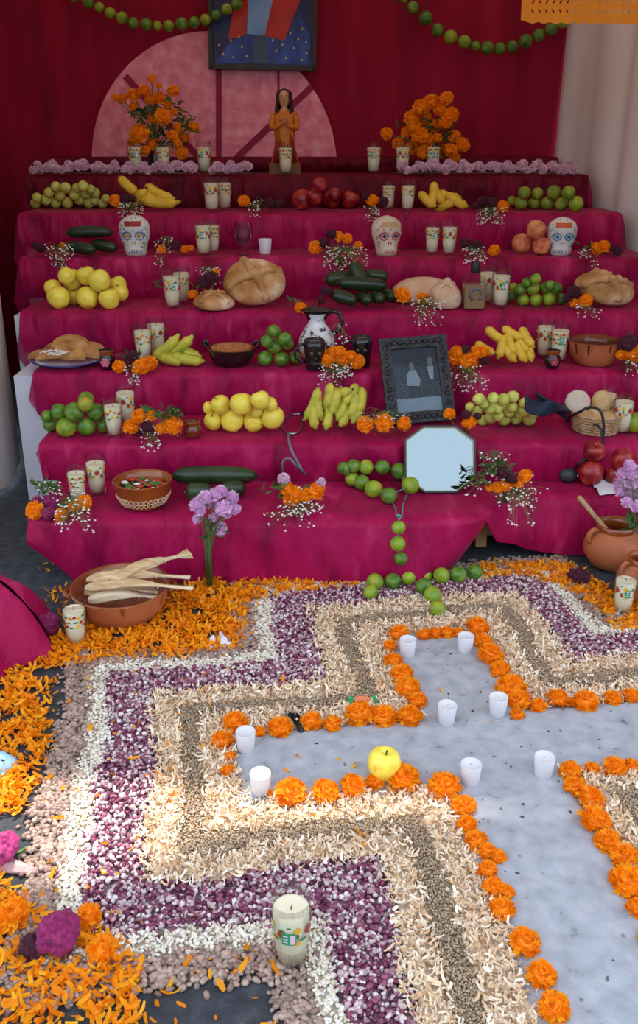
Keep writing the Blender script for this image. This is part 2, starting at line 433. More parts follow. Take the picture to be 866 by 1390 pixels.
# ================================================================ magenta cloth bundle at the left edge
def bundle(u, v):
    a = 2*PI*u; h = 0.34; t = v
    r = 0.30*(.25*t**.5+.75*t)*(1+0.16*nz(math.cos(a)*2, math.sin(a)*2, t*1.2)+0.09*math.sin(a*7+3*t+2*nz(a, t))*t)
    return (r*math.cos(a), 0.75*r*math.sin(a), h*(1-t)**.8*(1+.1*nz(a*2, t*3))+0.004)
bl = grid(72, 20, bundle).build('cloth_bundle', M_CLOTH, None, loc=G(-62, 880)+Vector((0, .0, 0)))
tag(bl, 'loose mound of bright magenta organza on the ground at the left edge', 'cloth')
# ================================================================ carpet of seeds around the ash cross
AL = math.radians(8); CA, SA = math.cos(AL), math.sin(AL)
RECTS = [(.06, 1.30, 1.625, 1.855), (.535, .805, .55, 2.27)]
def cross_d(u, v):
    d = np.full(np.shape(u), 9.0)
    for a, b, c_, e in RECTS:
        d = np.minimum(d, np.maximum(np.maximum(a-u, u-b), np.maximum(c_-v, v-e)))
    return d
def uv2xy(u, v): return u*CA - v*SA, u*SA + v*CA
def projn(x, y, z=0.0):
    zc = y*cp + (HC-z)*sp_; yc = (HC-z)*cp - y*sp_
    return CX+F*x/zc, CY+F*yc/zc
_t = (1+5**.5)/2
ICO_V = np.array([(-1, _t, 0), (1, _t, 0), (-1, -_t, 0), (1, -_t, 0), (0, -1, _t), (0, 1, _t), (0, -1, -_t), (0, 1, -_t), (_t, 0, -1), (_t, 0, 1), (-_t, 0, -1), (-_t, 0, 1)])/math.sqrt(1+_t*_t)
ICO_F = [(0, 11, 5), (0, 5, 1), (0, 1, 7), (0, 7, 10), (0, 10, 11), (1, 5, 9), (5, 11, 4), (11, 10, 2), (10, 7, 6), (7, 1, 8), (3, 9, 4), (3, 4, 2), (3, 2, 6), (3, 6, 8), (3, 8, 9), (4, 9, 5), (2, 4, 11), (6, 2, 10), (8, 6, 7), (9, 8, 1)]
OCT_V = np.array([(1, 0, 0), (-1, 0, 0), (0, 1, 0), (0, -1, 0), (0, 0, 1), (0, 0, -1)], float)
OCT_F = [(0, 2, 4), (2, 1, 4), (1, 3, 4), (3, 0, 4), (2, 0, 5), (1, 2, 5), (3, 1, 5), (0, 3, 5)]
def wob(u, v, s, k):   # slow irregular shift of the band edges, shared by all bands
    k = 1
    return 0.006*np.sin(u*23+k*1.7)*np.cos(v*19+k) + 0.008*np.sin(u*9+v*11+k*2.3)
def sample(d0, d1, per_m2, k, fuzz=0.008, keep=None):
    n = int(per_m2*(2.4*2.4)); u = rng.uniform(-.75, 1.65, n); v = rng.uniform(.75, 3.15, n)
    d = cross_d(u, v) + wob(u, v, 0, k) + rng.normal(0, fuzz, n)
    ok = (d >= d0) & (d < d1); u, v = u[ok], v[ok]; x, y = uv2xy(u, v)
    px, py = projn(x, y); ok = (px > -70) & (px < 940) & (py < 1450) & (py > 740)
    x, y = x[ok], y[ok]
    if keep is not None:
        ok = keep(px[ok] if False else projn(x, y)[0], projn(x, y)[1]); x, y = x[ok], y[ok]
    return x, y
def band(name, d0, d1, per, size, cols, label, cat, k, base=(ICO_V, ICO_F), tilt=0.5, zmax=0.008, jit=0.2, fuzz=.008, rough=.5, keep=None, spec=.4):
    x, y = sample(d0, d1, per, k, fuzz, keep); n = len(x)
    R = rand_rot(n, tilt); S = np.array(size)[None, :]*(1+rng.normal(0, jit, (n, 1)))
    R = R*S[:, None, :]
    P = np.stack([x, y, size[2]*0.7 + rng.uniform(0, zmax, n)], 1)
    me = soup(name, base[0], base[1], (R, P), mat(name+'_mat', cols, rough=rough, island=True, spec=spec))
    return tag(ob(name, me), label, cat, kind='stuff')
E1, E2, E3, E4, E5, E6 = .10, .145, .215, .335, .39, .462
BEDK = 0
def beds(name, d0, d1, matl, label, k, h):      # a thin bed under each band so no asphalt grins through
    nu = 200; us = np.linspace(-.72, 1.62, nu); vs = np.linspace(.6, 2.95, nu)
    U, Vv = np.meshgrid(us, vs); D = cross_d(U, Vv)+wob(U, Vv, 0, k)
    X, Y = uv2xy(U, Vv); Z = h + 0.0015*np.sin(U*60)*np.cos(Vv*57)
    idx = -np.ones(nu*nu, int); m = MB(); cnt = 0; ok = (D >= d0-.016) & (D < d1+.016)
    PX, PY = projn(X, Y); ok &= (PX > -90) & (PX < 960) & (PY < 1480) & (PY > 735)
    okf = ok.ravel(); ids = np.where(okf)[0]; idx[ids] = np.arange(len(ids))
    m.v = list(zip(X.ravel()[ids], Y.ravel()[ids], Z.ravel()[ids]))
    q = ok[:-1, :-1] & ok[:-1, 1:] & ok[1:, 1:] & ok[1:, :-1]
    for j, i in zip(*np.where(q)):
        a = j*nu+i; m.f.append((idx[a], idx[a+1], idx[a+nu+1], idx[a+nu]))
    m.m = [0]*len(m.f)
    return tag(m.build(name, matl), label, 'carpet', kind='stuff')
beds('shavings_bed', .0, E1, mat('bed_shav', ['ccb294', 'dcc8b0'], rough=.9, scale=60), 'fine sawdust under the shavings next to the cross', 1, .002)
beds('grain_bed', E1, E2, mat('bed_grain', ['9c8668', 'b09a7c'], rough=.9, scale=90), 'dust of small brown grain under the grain band', 2, .0022)
beds('outer_shavings_bed', E2, E3, mat('bed_shav'+'2', ['ccb294', 'dcc8b0'], rough=.9, scale=60), 'fine sawdust under the outer shavings band', 3, .002)
beds('corn_bed', E3, E4, mat('bed_corn', ['6a4454', '8a6872'], rough=.9, scale=90), 'dark chaff under the purple corn band', 4, .002)
beds('bean_bed', E5, E6-.02, mat('bed_bean', ['5a4a44', '74625a'], rough=.9, scale=90), 'dusty chaff under the brown beans', 6, .0018)
beds('white_corn_bed', E4, E5, mat('bed_white', ['a89880', 'c0b29a'], rough=.9, scale=90), 'pale chaff under the white corn band', 5, .002)

band('purple_corn', E3, E4, 27000, (.0062, .0050, .0036), ['561a38', '6c2446', '863a5a', '9a566e', 'd4beb8', 'eae0da', '76304e', 'ae8c96', 'e0d0cc'], 'band of purple and white corn kernels around the cross', 'corn', 4, tilt=.7, zmax=.010, rough=.35, fuzz=.007)
band('white_corn', E4, E5, 36000, (.0056, .0042, .0022), ['dccfb8', 'e8dfd0', 'f2ece2', 'd2c2a6', 'e6dac6'], 'narrow band of whitish corn kernels outside the purple corn', 'corn', 5, tilt=.5, zmax=.008, fuzz=.007)
band('brown_beans', E5, E6, 24000, (.0080, .0056, .0046), ['8c7064', 'a68a7c', 'baa090', '7a6056', '9e8074'], 'outermost band of brown beans on the asphalt', 'beans', 6, tilt=.4, zmax=.004, fuzz=.011, rough=.4)
band('small_grain', E1, E2, 120000, (.0034, .0028, .0026), ['a48a6e', 'b89e82', 'cab296', '927a60', 'bea48a'], 'narrow band of small brown grain between the shavings', 'grain', 2, base=(OCT_V, OCT_F), tilt=.6, zmax=.010, fuzz=.008)
# wood shavings: curled strips of several shapes
def curl(L, wd, bend, tw):
    vs = []; n = 5
    for i in range(n):
        t = i/(n-1)-.5; a = t*bend
        c = (L*math.sin(a)/bend if bend else L*t, 0, L*(1-math.cos(a))/max(bend, .01))
        for s in (-1, 1): vs.append((c[0], s*wd/2*(1-.5*abs(t))+L*tw*t*t, c[2]+s*tw*t*wd))
    return vs, [(2*i, 2*i+1, 2*i+3, 2*i+2) for i in range(n-1)]
def shavings(name, d0, d1, per, k, label):
    nm = 0; mB = []
    for j, (L, wd, be, tw) in enumerate([(.024, .0042, 2.2, .3), (.016, .0055, 1.2, .2), (.03, .0032, 3.0, .5), (.010, .005, .8, .1)]):
        x, y = sample(d0, d1, per/4, k, .007); n = len(x)
        R = rand_rot(n, .55)*(1+rng.normal(0, .25, (n, 1, 1)))
        P = np.stack([x, y, .004+rng.uniform(0, .014, n)], 1)
        bv, bf = curl(L, wd, be, tw)
        mB.append(soup(name, bv, bf, (R, P), mat('wood_shaving', ['e6c29c', 'f0d4b0', 'f8e6cc', 'fff3e0', 'e2be94', 'd4aa84'], rough=.7, island=True, spec=.2)))
    # join the four curl shapes in one mesh
    bm = bmesh.new()
    for me in mB: bm.from_mesh(me)
    me = bpy.data.meshes.new(name); bm.to_mesh(me); bm.free(); me.materials.append(MATS['wood_shaving'])
    me.polygons.foreach_set('use_smooth', [True]*len(me.polygons))
    return tag(ob(name, me), label, 'shavings', kind='stuff')
shavings('wood_shavings', .012, E1-.004, 30000, 1, 'pale curled wood shavings next to the marigold border')
shavings('wood_shavings', E2+.004, E3+.004, 28000, 3, 'outer band of pale wood shavings inside the purple corn')

# ash cross
nu = 260; us = np.linspace(.0, 1.36, nu); vs = np.linspace(.6, 2.33, nu)
U, Vv = np.meshgrid(us, vs); D = cross_d(U, Vv); X, Y = uv2xy(U, Vv)
idx = {}; m = MB()
for j in range(nu):
    for i in range(nu):
        if D[j, i] < .022:
            x, y = X[j, i], Y[j, i]; e = min(1, max(0, (.022-D[j, i])/.03))
            z = .001+.011*e + .0022*nz(x*22, y*22)*e + .0016*nz(x*60, y*60)*e
            idx[(j, i)] = len(m.v); m.v.append((x, y, z))
for j in range(nu-1):
    for i in range(nu-1):
        q = [(j, i), (j, i+1), (j+1, i+1), (j+1, i)]
        if all(t in idx for t in q): m.f.append(tuple(idx[t] for t in q)); m.m.append(0)
M_ASH = mat('pale_ash', ['6a6c74', '9a9ca2', 'a6a8ae', 'b4b4ba'], rough=.95, scale=26, bump=.35, bscale=240, bdist=.004, detail=8, pos=[.22, .33, .5, .72], spec=.1)
tag(m.build('ash_cross', M_ASH), 'cross of pale grey ash laid on the ground inside marigolds', 'ash', kind='stuff')
# charred crumbs on the ash
n = 420; u = rng.uniform(.05, 1.3, n); v = rng.uniform(.9, 2.25, n); ok = cross_d(u, v) < -.005; x, y = uv2xy(u[ok], v[ok]); n = len(x)
R = rand_rot(n, .4)*np.array([.0042, .0026, .0014])[None, None, :]*rng.uniform(.25, 1.5, (n, 1, 1))
tag(ob('ash_crumbs', soup('ash_crumbs', OCT_V, OCT_F, (R, np.stack([x, y, np.full(n, .0135)], 1)), mat('crumb', ['2a2a2c', '4c4a48', '8a8076', 'b8b2a8', '6a6460'], island=True, rough=.9))), 'dark charred crumbs scattered over the ash cross', 'crumbs', kind='stuff')

# ---------------------------------------------------------------- loose marigold petals
def petal_shape(L, wd, bend):
    vs = []; n = 4
    for i in range(n):
        t = i/(n-1); a = bend*t
        c = (L*math.sin(a)/bend - L/2, 0, L*(1-math.cos(a))/bend)
        ww = wd*(.35+.65*math.sin(PI*min(1, t*.75+.12)))
        for s in (-1, 1): vs.append((c[0], s*ww/2, c[2]+.12*wd*(s*s)))
    return vs, [(2*i, 2*i+1, 2*i+3, 2*i+2) for i in range(n-1)]
M_PETAL = mat('marigold_petal', ['ec8000', 'f69200', 'fda40a', 'ffb81e', 'f89a04', 'f08800'], rough=.6, island=True, spec=.25, transl=.25)
def in_poly(x, y, poly):
    c = np.zeros(len(x), bool); n = len(poly)
    for i in range(n):
        x0, y0 = poly[i]; x1, y1 = poly[(i+1) % n]
        t = ((y0 > y) != (y1 > y)) & (x < (x1-x0)*(y-y0)/(y1-y0+1e-12)+x0); c ^= t
    return c
def petals(name, polys, label):
    mbs = []
    for poly, per, size, zm in polys:
        fp_ = [tuple(G(a, b)[:2]) for a, b in poly]; A = np.array(fp_)
        x0, y0 = A.min(0)-.03; x1, y1 = A.max(0)+.03
        for L, wd, be in ((.021, .0065, .7), (.026, .008, 1.2), (.016, .0075, .4)):
            n = int(per/3*(x1-x0)*(y1-y0)); x = rng.uniform(x0, x1, n); y = rng.uniform(y0, y1, n)
            jx, jy = x+rng.normal(0, .014, n), y+rng.normal(0, .014, n)
            lump = np.sin(x*31+y*17)*np.sin(y*37-x*11)+.5*np.sin(x*71)*np.sin(y*67) > -.75
            ok = in_poly(jx, jy, fp_) & lump; x, y = x[ok], y[ok]; n = len(x)
            if not n: continue
            R = rand_rot(n, .4)*(size*(1+rng.normal(0, .18, (n, 1, 1))))
            mbs.append(soup(name, *petal_shape(L, wd, be), (R, np.stack([x, y, .004+rng.uniform(0, zm, n)], 1)), M_PETAL))
    bm = bmesh.new()
    for me in mbs: bm.from_mesh(me)
    me = bpy.data.meshes.new(name); bm.to_mesh(me); bm.free(); me.materials.append(M_PETAL)
    me.polygons.foreach_set('use_smooth', [True]*len(me.polygons))
    return tag(ob(name, me), label, 'petals', kind='stuff')
petals('marigold_petals', [([(25, 915), (58, 875), (100, 858), (128, 850), (225, 822), (262, 792), (385, 786), (384, 802), (335, 826), (322, 884), (240, 893), (150, 893), (120, 900)], 21000, 1, .012),
    ([(50, 768), (70, 762), (80, 770), (62, 776)], 9000, 1, .004), ([(60, 860), (60, 800), (100, 790), (100, 830)], 900, 1, .002)], 'drift of orange marigold petals around the tamale bowl')
petals('marigold_petals', [([(-40, 915), (30, 915), (62, 930), (66, 985), (60, 1035), (44, 1060), (40, 1090), (18, 1112), (-40, 1120)], 17000, 1.05, .010),
    ([(-40, 1180), (18, 1195), (40, 1225), (60, 1250), (-40, 1300)], 13000, 1.05, .010), ([(-40, 1270), (140, 1262), (180, 1300), (190, 1400), (-40, 1400)], 13000, 1.1, .012)], 'drift of orange marigold petals along the left edge of the seed carpet')
petals('marigold_petals', [([(380, 790), (490, 776), (500, 786), (480, 797), (385, 806)], 16000, 1, .008), ([(655, 770), (765, 766), (812, 792), (826, 806), (862, 800), (940, 800), (940, 858), (836, 856), (800, 818), (760, 796), (705, 784), (655, 784)], 20000, 1, .009)], 'strip of orange marigold petals along the foot of the magenta cloth')
petals('marigold_petals', [([(60, 890), (340, 880), (330, 1000), (230, 1060), (210, 1240), (40, 1300), (60, 1000)], 210, 1.05, .008), ([(230, 960), (560, 840), (700, 1000), (560, 1180), (560, 1300), (180, 1300)], 60, 1.05, .010), ([(700, 850), (866, 900), (866, 1000), (700, 1250)], 30, 1, .014), ([(185, 1285), (385, 1300), (385, 1400), (185, 1400)], 900, 1.1, .004)], 'single orange marigold petals strewn over the seed carpet')
# ================================================================ flower kinds (shared meshes)
def ruffle(layers, wide, seed, core, notch=.1):
    r_ = random.Random(seed); m = MB()
    m.ell((0, 0, .12), (.62, .62, .5), 10, 6, core)
    for (el, n, R) in layers:
        for i in range(n):
            a = 2*PI*(i+r_.uniform(-.35, .35))/n; e = math.radians(el+r_.uniform(-9, 9)); RR = R*r_.uniform(.88, 1.08)
            d = Vector((math.cos(a)*math.cos(e), math.sin(a)*math.cos(e), math.sin(e)*.85)); t = Vector((-math.sin(a), math.cos(a), 0))
            upv = d.cross(t)*-1
            ww = wide*r_.uniform(.8, 1.2)
            p0 = d*.45*RR; p1 = d*.8*RR + upv*r_.uniform(-.04, .08); p2 = d*RR + upv*r_.uniform(-.10, .12)
            tw = r_.uniform(-.25, .25)
            m.add([p0-t*ww*.25, p0+t*ww*.25, p1+t*ww*.5+upv*tw*ww, p1-t*ww*.5-upv*tw*ww, p2+t*ww*.42+upv*tw*ww, p2-d*notch*RR, p2-t*ww*.42-upv*tw*ww],
                  [(0, 1, 2, 3), (3, 2, 4, 5), (3, 5, 6)], 0)
    return m
M_MG = mat('marigold', ['f07c00', 'fa9000', 'ffa006', 'ffb01a', 'fc9604'], rough=.6, island=True, spec=.25, transl=.35)
M_MGC = mat('marigold_core', ['f08400', 'fa9404'], rough=.7)
M_LEAF = mat('leaf_green', ['2c4a20', '44682c', '5c8038'], rough=.55, island=True, transl=.15)
M_STEM = mat('stem_green', ['4c6a30', '6a8844'], rough=.6)
MG = [ruffle([(4, 15, 1.0), (-12, 12, .92), (22, 15, .97), (38, 15, .96), (54, 13, .94), (70, 10, .92), (84, 7, .9)], .36, s, 1).mesh('marigold_petals', [M_MG, M_MGC]) for s in (1, 2, 3, 4)]
M_LIL = mat('lilac_petal', ['c890c0', 'd8a4d0', 'e4b8dc', 'ecc8e4'], rough=.6, island=True, transl=.15)
M_LILC = mat('lilac_core', ['b87cae', 'c68ebc'])
LIL = [ruffle([(4, 14, 1.0), (-14, 12, .92), (24, 14, .98), (44, 12, .92), (62, 10, .86), (78, 6, .8)], .30, s, 1, .14).mesh('lilac_flower', [M_LIL, M_LILC]) for s in (11, 12, 13)]
M_LILP = mat('pale_pink_petal', ['c890b4', 'd6a4c2', 'e2b6d0', 'eacadc'], rough=.6, island=True, transl=.1)
M_LILPC = mat('pale_pink_core', ['a88494', 'b892a2'])
PNK = [ruffle([(4, 12, 1.0), (-14, 10, .92), (26, 12, .98), (48, 10, .92), (70, 7, .84)], .36, s, 1, .1).mesh('pale_flower', [M_LILP, M_LILPC]) for s in (21, 22, 23)]
def comb(seed):
    m = MB(); seg, rg = 44, 26
    vs = []
    for j in range(rg+1):
        for i in range(seg):
            th = PI*j/rg; a = 2*PI*i/seg
            d = Vector((math.sin(th)*math.cos(a), math.sin(th)*math.sin(a), math.cos(th)))
            r = .88+.28*nz(d.x*1.9+seed, d.y*1.9, d.z*1.9) - .55*max(0, .28-abs(nz(d.x*3.1, d.y*3.1+seed, d.z*3.1)))+.06*nz(d.x*9, d.y*9, d.z*9+seed)
            vs.append(d*r)
    fs = [(j*seg+i, (j+1)*seg+i, (j+1)*seg+(i+1) % seg, j*seg+(i+1) % seg) for j in range(rg) for i in range(seg)]
    return m.add(vs, fs)
M_COMB = mat('magenta_celosia', ['9c0c5c', 'bc1674', 'd43a8e'], rough=.8, scale=5, bump=.9, bscale=30, sheen=.1)
M_COMBD = mat('wine_celosia', ['46061f', '5c0a2c', '761440'], rough=.85, scale=5, bump=.9, bscale=30, sheen=.05)
M_COMBP = mat('pink_celosia', ['d01c80', 'e03c94', 'f06cb0'], rough=.8, scale=5, bump=.9, bscale=30, sheen=.1)
COMB = {c: [comb(s).mesh('celosia_head', m_) for s in (1.3, 4.1)] for c, m_ in (('m', M_COMB), ('w', M_COMBD), ('p', M_COMBP))}
def head(kind, parent, loc, r, tiltx=None, name=None):
    rot = (random.uniform(.1, .9) if tiltx is None else tiltx, random.uniform(-.4, .4), random.uniform(0, 6.28))
    # turn the face mostly toward the front and up: yaw first, then pitch
    R = (Matrix.Rotation(rot[0], 4, 'X') @ Matrix.Rotation(rot[1], 4, 'Y') @ Matrix.Rotation(rot[2], 4, 'Z')).to_euler()
    if kind == 'o': return ob(name or 'marigold_head', random.choice(MG), parent, loc, R, r*1.12)
    if kind == 'l': return ob(name or 'chrysanthemum_head', random.choice(LIL), parent, loc, R, r*1.05)
    if kind == 'k': return ob(name or 'chrysanthemum_head', random.choice(PNK), parent, loc, R, r*1.05)
    return ob(name or 'celosia_head', random.choice(COMB[kind]), parent, loc, (0, 0, rot[2]), (r*1.05, r*1.05, r*.95))
M_FLORET = mat('white_floret', ['e8e6de', 'f6f4ee'], rough=.7, island=True)
def spray_mesh(cen, half, n, root, fl=.0042, drop=0.0, rs=None):
    """gypsophila: thin stems that fan out from root to florets inside a box"""
    r_ = random.Random(rs); m = MB(); root = Vector(root)
    for i in range(n):
        p = Vector(cen)+Vector((r_.uniform(-1, 1)*half[0], r_.uniform(-1, 1)*half[1], r_.uniform(-1, 1)*half[2]))
        mid = root.lerp(p, .55)+Vector((r_.uniform(-1, 1), r_.uniform(-1, 1), r_.uniform(0, 1)))*half[0]*.18
        if i % 2 == 0: m.tube([root, mid, p], [.0011, .0008, .0005], 3, 1, cap=False)
        else: m.tube([mid, p], [.0007, .0005], 3, 1, cap=False)
        f = fl*r_.uniform(.6, 1.25)
        m.add([(p.x+q[0]*f, p.y+q[1]*f, p.z+q[2]*f*.8) for q in OCT_V], OCT_F, 0)
    return m
def leaves_mesh(cen, half, n, size, rs=None):
    r_ = random.Random(rs); m = MB()
    for i in range(n):
        p = Vector(cen)+Vector((r_.uniform(-1, 1)*half[0], r_.uniform(-1, 1)*half[1], r_.uniform(-1, 1)*half[2]))
        d = Vector((r_.uniform(-1, 1), r_.uniform(-1, 1), r_.uniform(-.5, .9))).normalized(); t = d.orthogonal().normalized()
        L = size*r_.uniform(.6, 1.3); nn = d.cross(t)*L*.15
        m.add([p, p+d*L*.45+t*L*.16+nn, p+d*L, p+d*L*.45-t*L*.16+nn], [(0, 1, 2, 3)])
    return m
def bouquet(k, label, heads, sprays=(), stems=None, fr=.12, greens=(), name='flower_bunch', group=None):
    """heads: (kind,px,py,rpx); sprays: (x0,y0,x1,y1,n); placed at the front of step k, falling over its edge where they hang lower"""
    s = sc(k, fr); Yf = TY[k]+fr*DY; pts = []
    def pos(px, py, r):
        p = V(px, py, Yf)
        if p.z < TZ[k]+r*.75:
            q = G(px, py, TZ[k]+r*.75)
            if q.y > TY[k]-r*.9: return q
            return V(px, py, TY[k]-.03-r*.5)
        return p
    H_ = [(h[0], pos(h[1], h[2], h[3]*s), h[3]*s) for h in heads]
    allp = [h[1] for h in H_] or [V((q[0]+q[2])/2, (q[1]+q[3])/2, Yf) for q in sprays]
    cx = sum(p.x for p in allp)/len(allp)
    base = Vector((cx, max(Yf+.02, max(p.y for p in allp)), TZ[k]))
    t = thing(name, label, 'flowers', base, group=group)
    for kd, p, r in H_: head(kd, t, p-base, r, random.uniform(.5, 1.1))
    for (x0, y0, x1, y1, n) in sprays:
        a = V(x0, y0, Yf); b = V(x1, y1, Yf)
        c = V((x0+x1)/2, (y0+y1)/2, Yf); yy = Yf
        if b.z < TZ[k]+.004: c = V((x0+x1)/2, (y0+y1)/2, TY[k]-.045); yy = TY[k]-.045
        half = (abs(b.x-a.x)/2, .016, abs(a.z-b.z)/2)
        rt = Vector((c.x*.7+cx*.3, TY[k]+.02 if yy < TY[k] else Yf+.02, max(TZ[k]+.012, V(CX, y0, Yf).z)))-base
        spray_mesh(c-base, half, int(n*1.6), rt, .0036+.0014*(s/.004), rs=int(x0*7+y0)).build('babys_breath', [M_FLORET, M_STEM], t)
    for (x0, y0, x1, y1, n) in greens:
        a = V(x0, y0, Yf); b = V(x1, y1, Yf); c = (a+b)/2
        c.z = max(c.z, TZ[k]+.015)
        leaves_mesh(c-base, (abs(b.x-a.x)/2, .015, max(.004, abs(a.z-b.z)/2*.7)), n, .035, rs=int(x0+y0)).build('foliage', M_LEAF, t)
    if stems is None and H_:
        stems = True
    if stems:
        m = MB()
        for kd, p, r in H_:
            q = p-base; m.tube([q+Vector((0, r*.3, -r*.1)), Vector((q.x*.6, max(q.y+.03, 0), max(.006, q.z*.5))), Vector((q.x*.2+.01, .03, .005))], [.003, .0028, .0025], 5)
        m.build('stems', M_STEM, t)
    return t

# ================================================================ marigold border of the cross
rows = [  # row label, group, (photo column, row, radius)
 ('orange marigold head in the row left of the far cross arm, from the back', 'marigolds left of the far arm', [(541, 861, 14), (529, 878, 10), (534, 898, 13), (545, 917, 16), (553, 935, 17), (566, 953, 14)]),
 ('orange marigold head in the row at the far cross arm tip, from the left', 'marigolds at the far tip', [(575, 863, 10), (591, 861, 10), (606, 860, 11), (622, 860, 9), (648, 852, 16)]),
 ('orange marigold head in the row right of the far cross arm, from the back', 'marigolds right of the far arm', [(655, 872, 13), (666, 890, 18), (678, 910, 14), (694, 934, 20), (703, 952, 16), (702, 971, 10)]),
 ('orange marigold head in the row behind the right cross arm, from the left', 'marigolds behind the right arm', [(730, 959, 12), (757, 950, 16), (794, 954, 18), (831, 949, 12), (857, 946, 13), (885, 944, 14)]),
 ('orange marigold head in the row behind the left cross arm, from the right', 'marigolds behind the left arm', [(556, 974, 17), (521, 974, 17), (488, 970, 19), (451, 984, 13), (422, 981, 15), (380, 989, 17), (352, 994, 9)]),
 ('orange marigold head at the left tip of the ash cross, from the back', 'marigolds at the left tip', [(320, 982, 17), (302, 1006, 15), (312, 1028, 9), (310, 1047, 10)]),
 ('orange marigold head in the row before the left cross arm, from the left', 'marigolds before the left arm', [(367, 1078, 7), (395, 1077, 21), (442, 1077, 19), (479, 1069, 18), (509, 1062, 13), (547, 1058, 22)]),
 ('orange marigold head in the row left of the near cross arm, from the back', 'marigolds left of the near arm', [(603, 1069, 21), (630, 1095, 16), (633, 1120, 14), (646, 1142, 15), (661, 1157, 13), (676, 1165, 12), (661, 1182, 14), (670, 1206, 15), (687, 1212, 12), (681, 1236, 18), (713, 1281, 21), (735, 1325, 20), (752, 1368, 21)]),
 ('orange marigold head in the row right of the near cross arm, from the back', 'marigolds right of the near arm', [(781, 1069, 16), (802, 1086, 19), (807, 1115, 22), (825, 1144, 18), (847, 1164, 19), (852, 1198, 24), (866, 1235, 16), (885, 1275, 20)]),
 ('orange marigold head in the row before the right cross arm, from the left', 'marigolds before the right arm', [(774, 1048, 15), (804, 1045, 11), (834, 1043, 16), (857, 1040, 11), (880, 1038, 13)]),
]
for lab, grp, pts in rows:
    for i_, (px, py, r) in enumerate(pts):
        g0 = G(px, py, .02); s = zcam(g0.y, .02)/F; R = r*s; zc_ = .006+R*.42
        g = G(px, py, zc_)
        o = head('o', None, g, R*1.02, random.uniform(-.1, .35), 'marigold'); tag(o, lab.replace('orange marigold head in', ORD[i_]+' marigold head in') if 'in the row' in lab else ORD[i_]+' '+lab, 'marigold', grp)
# ================================================================ painted candle glasses
M_GLASS = glass_mat('clear_glass')
M_WAX = mat('cream_wax', ['dcc8a6', 'e8d8ba'], rough=.5, scale=8, sss=.0)
M_WAXL = mat('pale_wax', ['e2d2b2', 'ecdec2'], rough=.5, scale=8)
M_RED = mat('print_red', ['b02820', 'c43a28'], rough=.4); M_YEL = mat('print_yellow', ['e8a818', 'f4bc28'], rough=.4)
M_GRN = mat('print_green', ['2a6c38', '3c8448'], rough=.4); M_ORG = mat('print_orange', ['d87018', 'e08428'], rough=.4)
M_BLKW = mat('wick', ['2c2620', '4a4034'], rough=.9); M_LABG = mat('label_green', ['1c9460', '28a46c'], rough=.4); M_LABW = mat('label_pinkish', ['d8c4d0', 'e8d8e0'], rough=.4)
PR = [M_RED, M_YEL, M_GRN, M_ORG]
gr0, gr1, gh = .0300, .0372, .150
def gr(z): return gr0+(gr1-gr0)*(z/gh)**.9
def fl(a, z): return 1+(.018*math.cos(a*14) if .012 < z < .05 else 0)
gp = [(0, 0), (.026, 0), (gr0, .004), (gr(.03), .03), (gr(.05), .05), (gr(.08), .08), (gr(.12), .12), (gr1, gh), (gr1-.0018, gh+.0006), (gr(.13)-.0022, .13), (gr(.05)-.0025, .05), (gr0-.004, .014), (0, .012)]
GLASS_ME = MB().lathe(gp, 42, rip=fl).mesh('glass', M_GLASS)
def wax_me(lv):
    q = [(0, .0125), (gr0-.0045, .0145), (gr(.05)-.003, .05), (gr(lv)-.0027, lv), (gr(lv)-.006, lv-.0015), (.008, lv-.003), (0, lv-.0028)]
    return MB().lathe(q, 28).mesh('wax', M_WAXL)
WAX = [wax_me(.124), wax_me(.114)]
WICK = MB().tube([(0, 0, 0), (.0008, 0, .006), (.002, .001, .011)], .0011, 5).mesh('wick', M_BLKW)
def patch(m, a0, z0, w_, h_, mi, n=9, star=0):
    vs = []; 
    for i in range(n):
        t = 2*PI*i/n; k = 1-(star*(i % 2))
        a = a0+math.cos(t)*w_*k/gr(z0); z = z0+math.sin(t)*h_*k
        r = gr(z)+.0007; vs.append((r*math.cos(a), r*math.sin(a), z))
    r = gr(z0)+.0007; vs.append((r*math.cos(a0), r*math.sin(a0), z0))
    m.add(vs, [(i, (i+1) % n, n) for i in range(n)], mi)
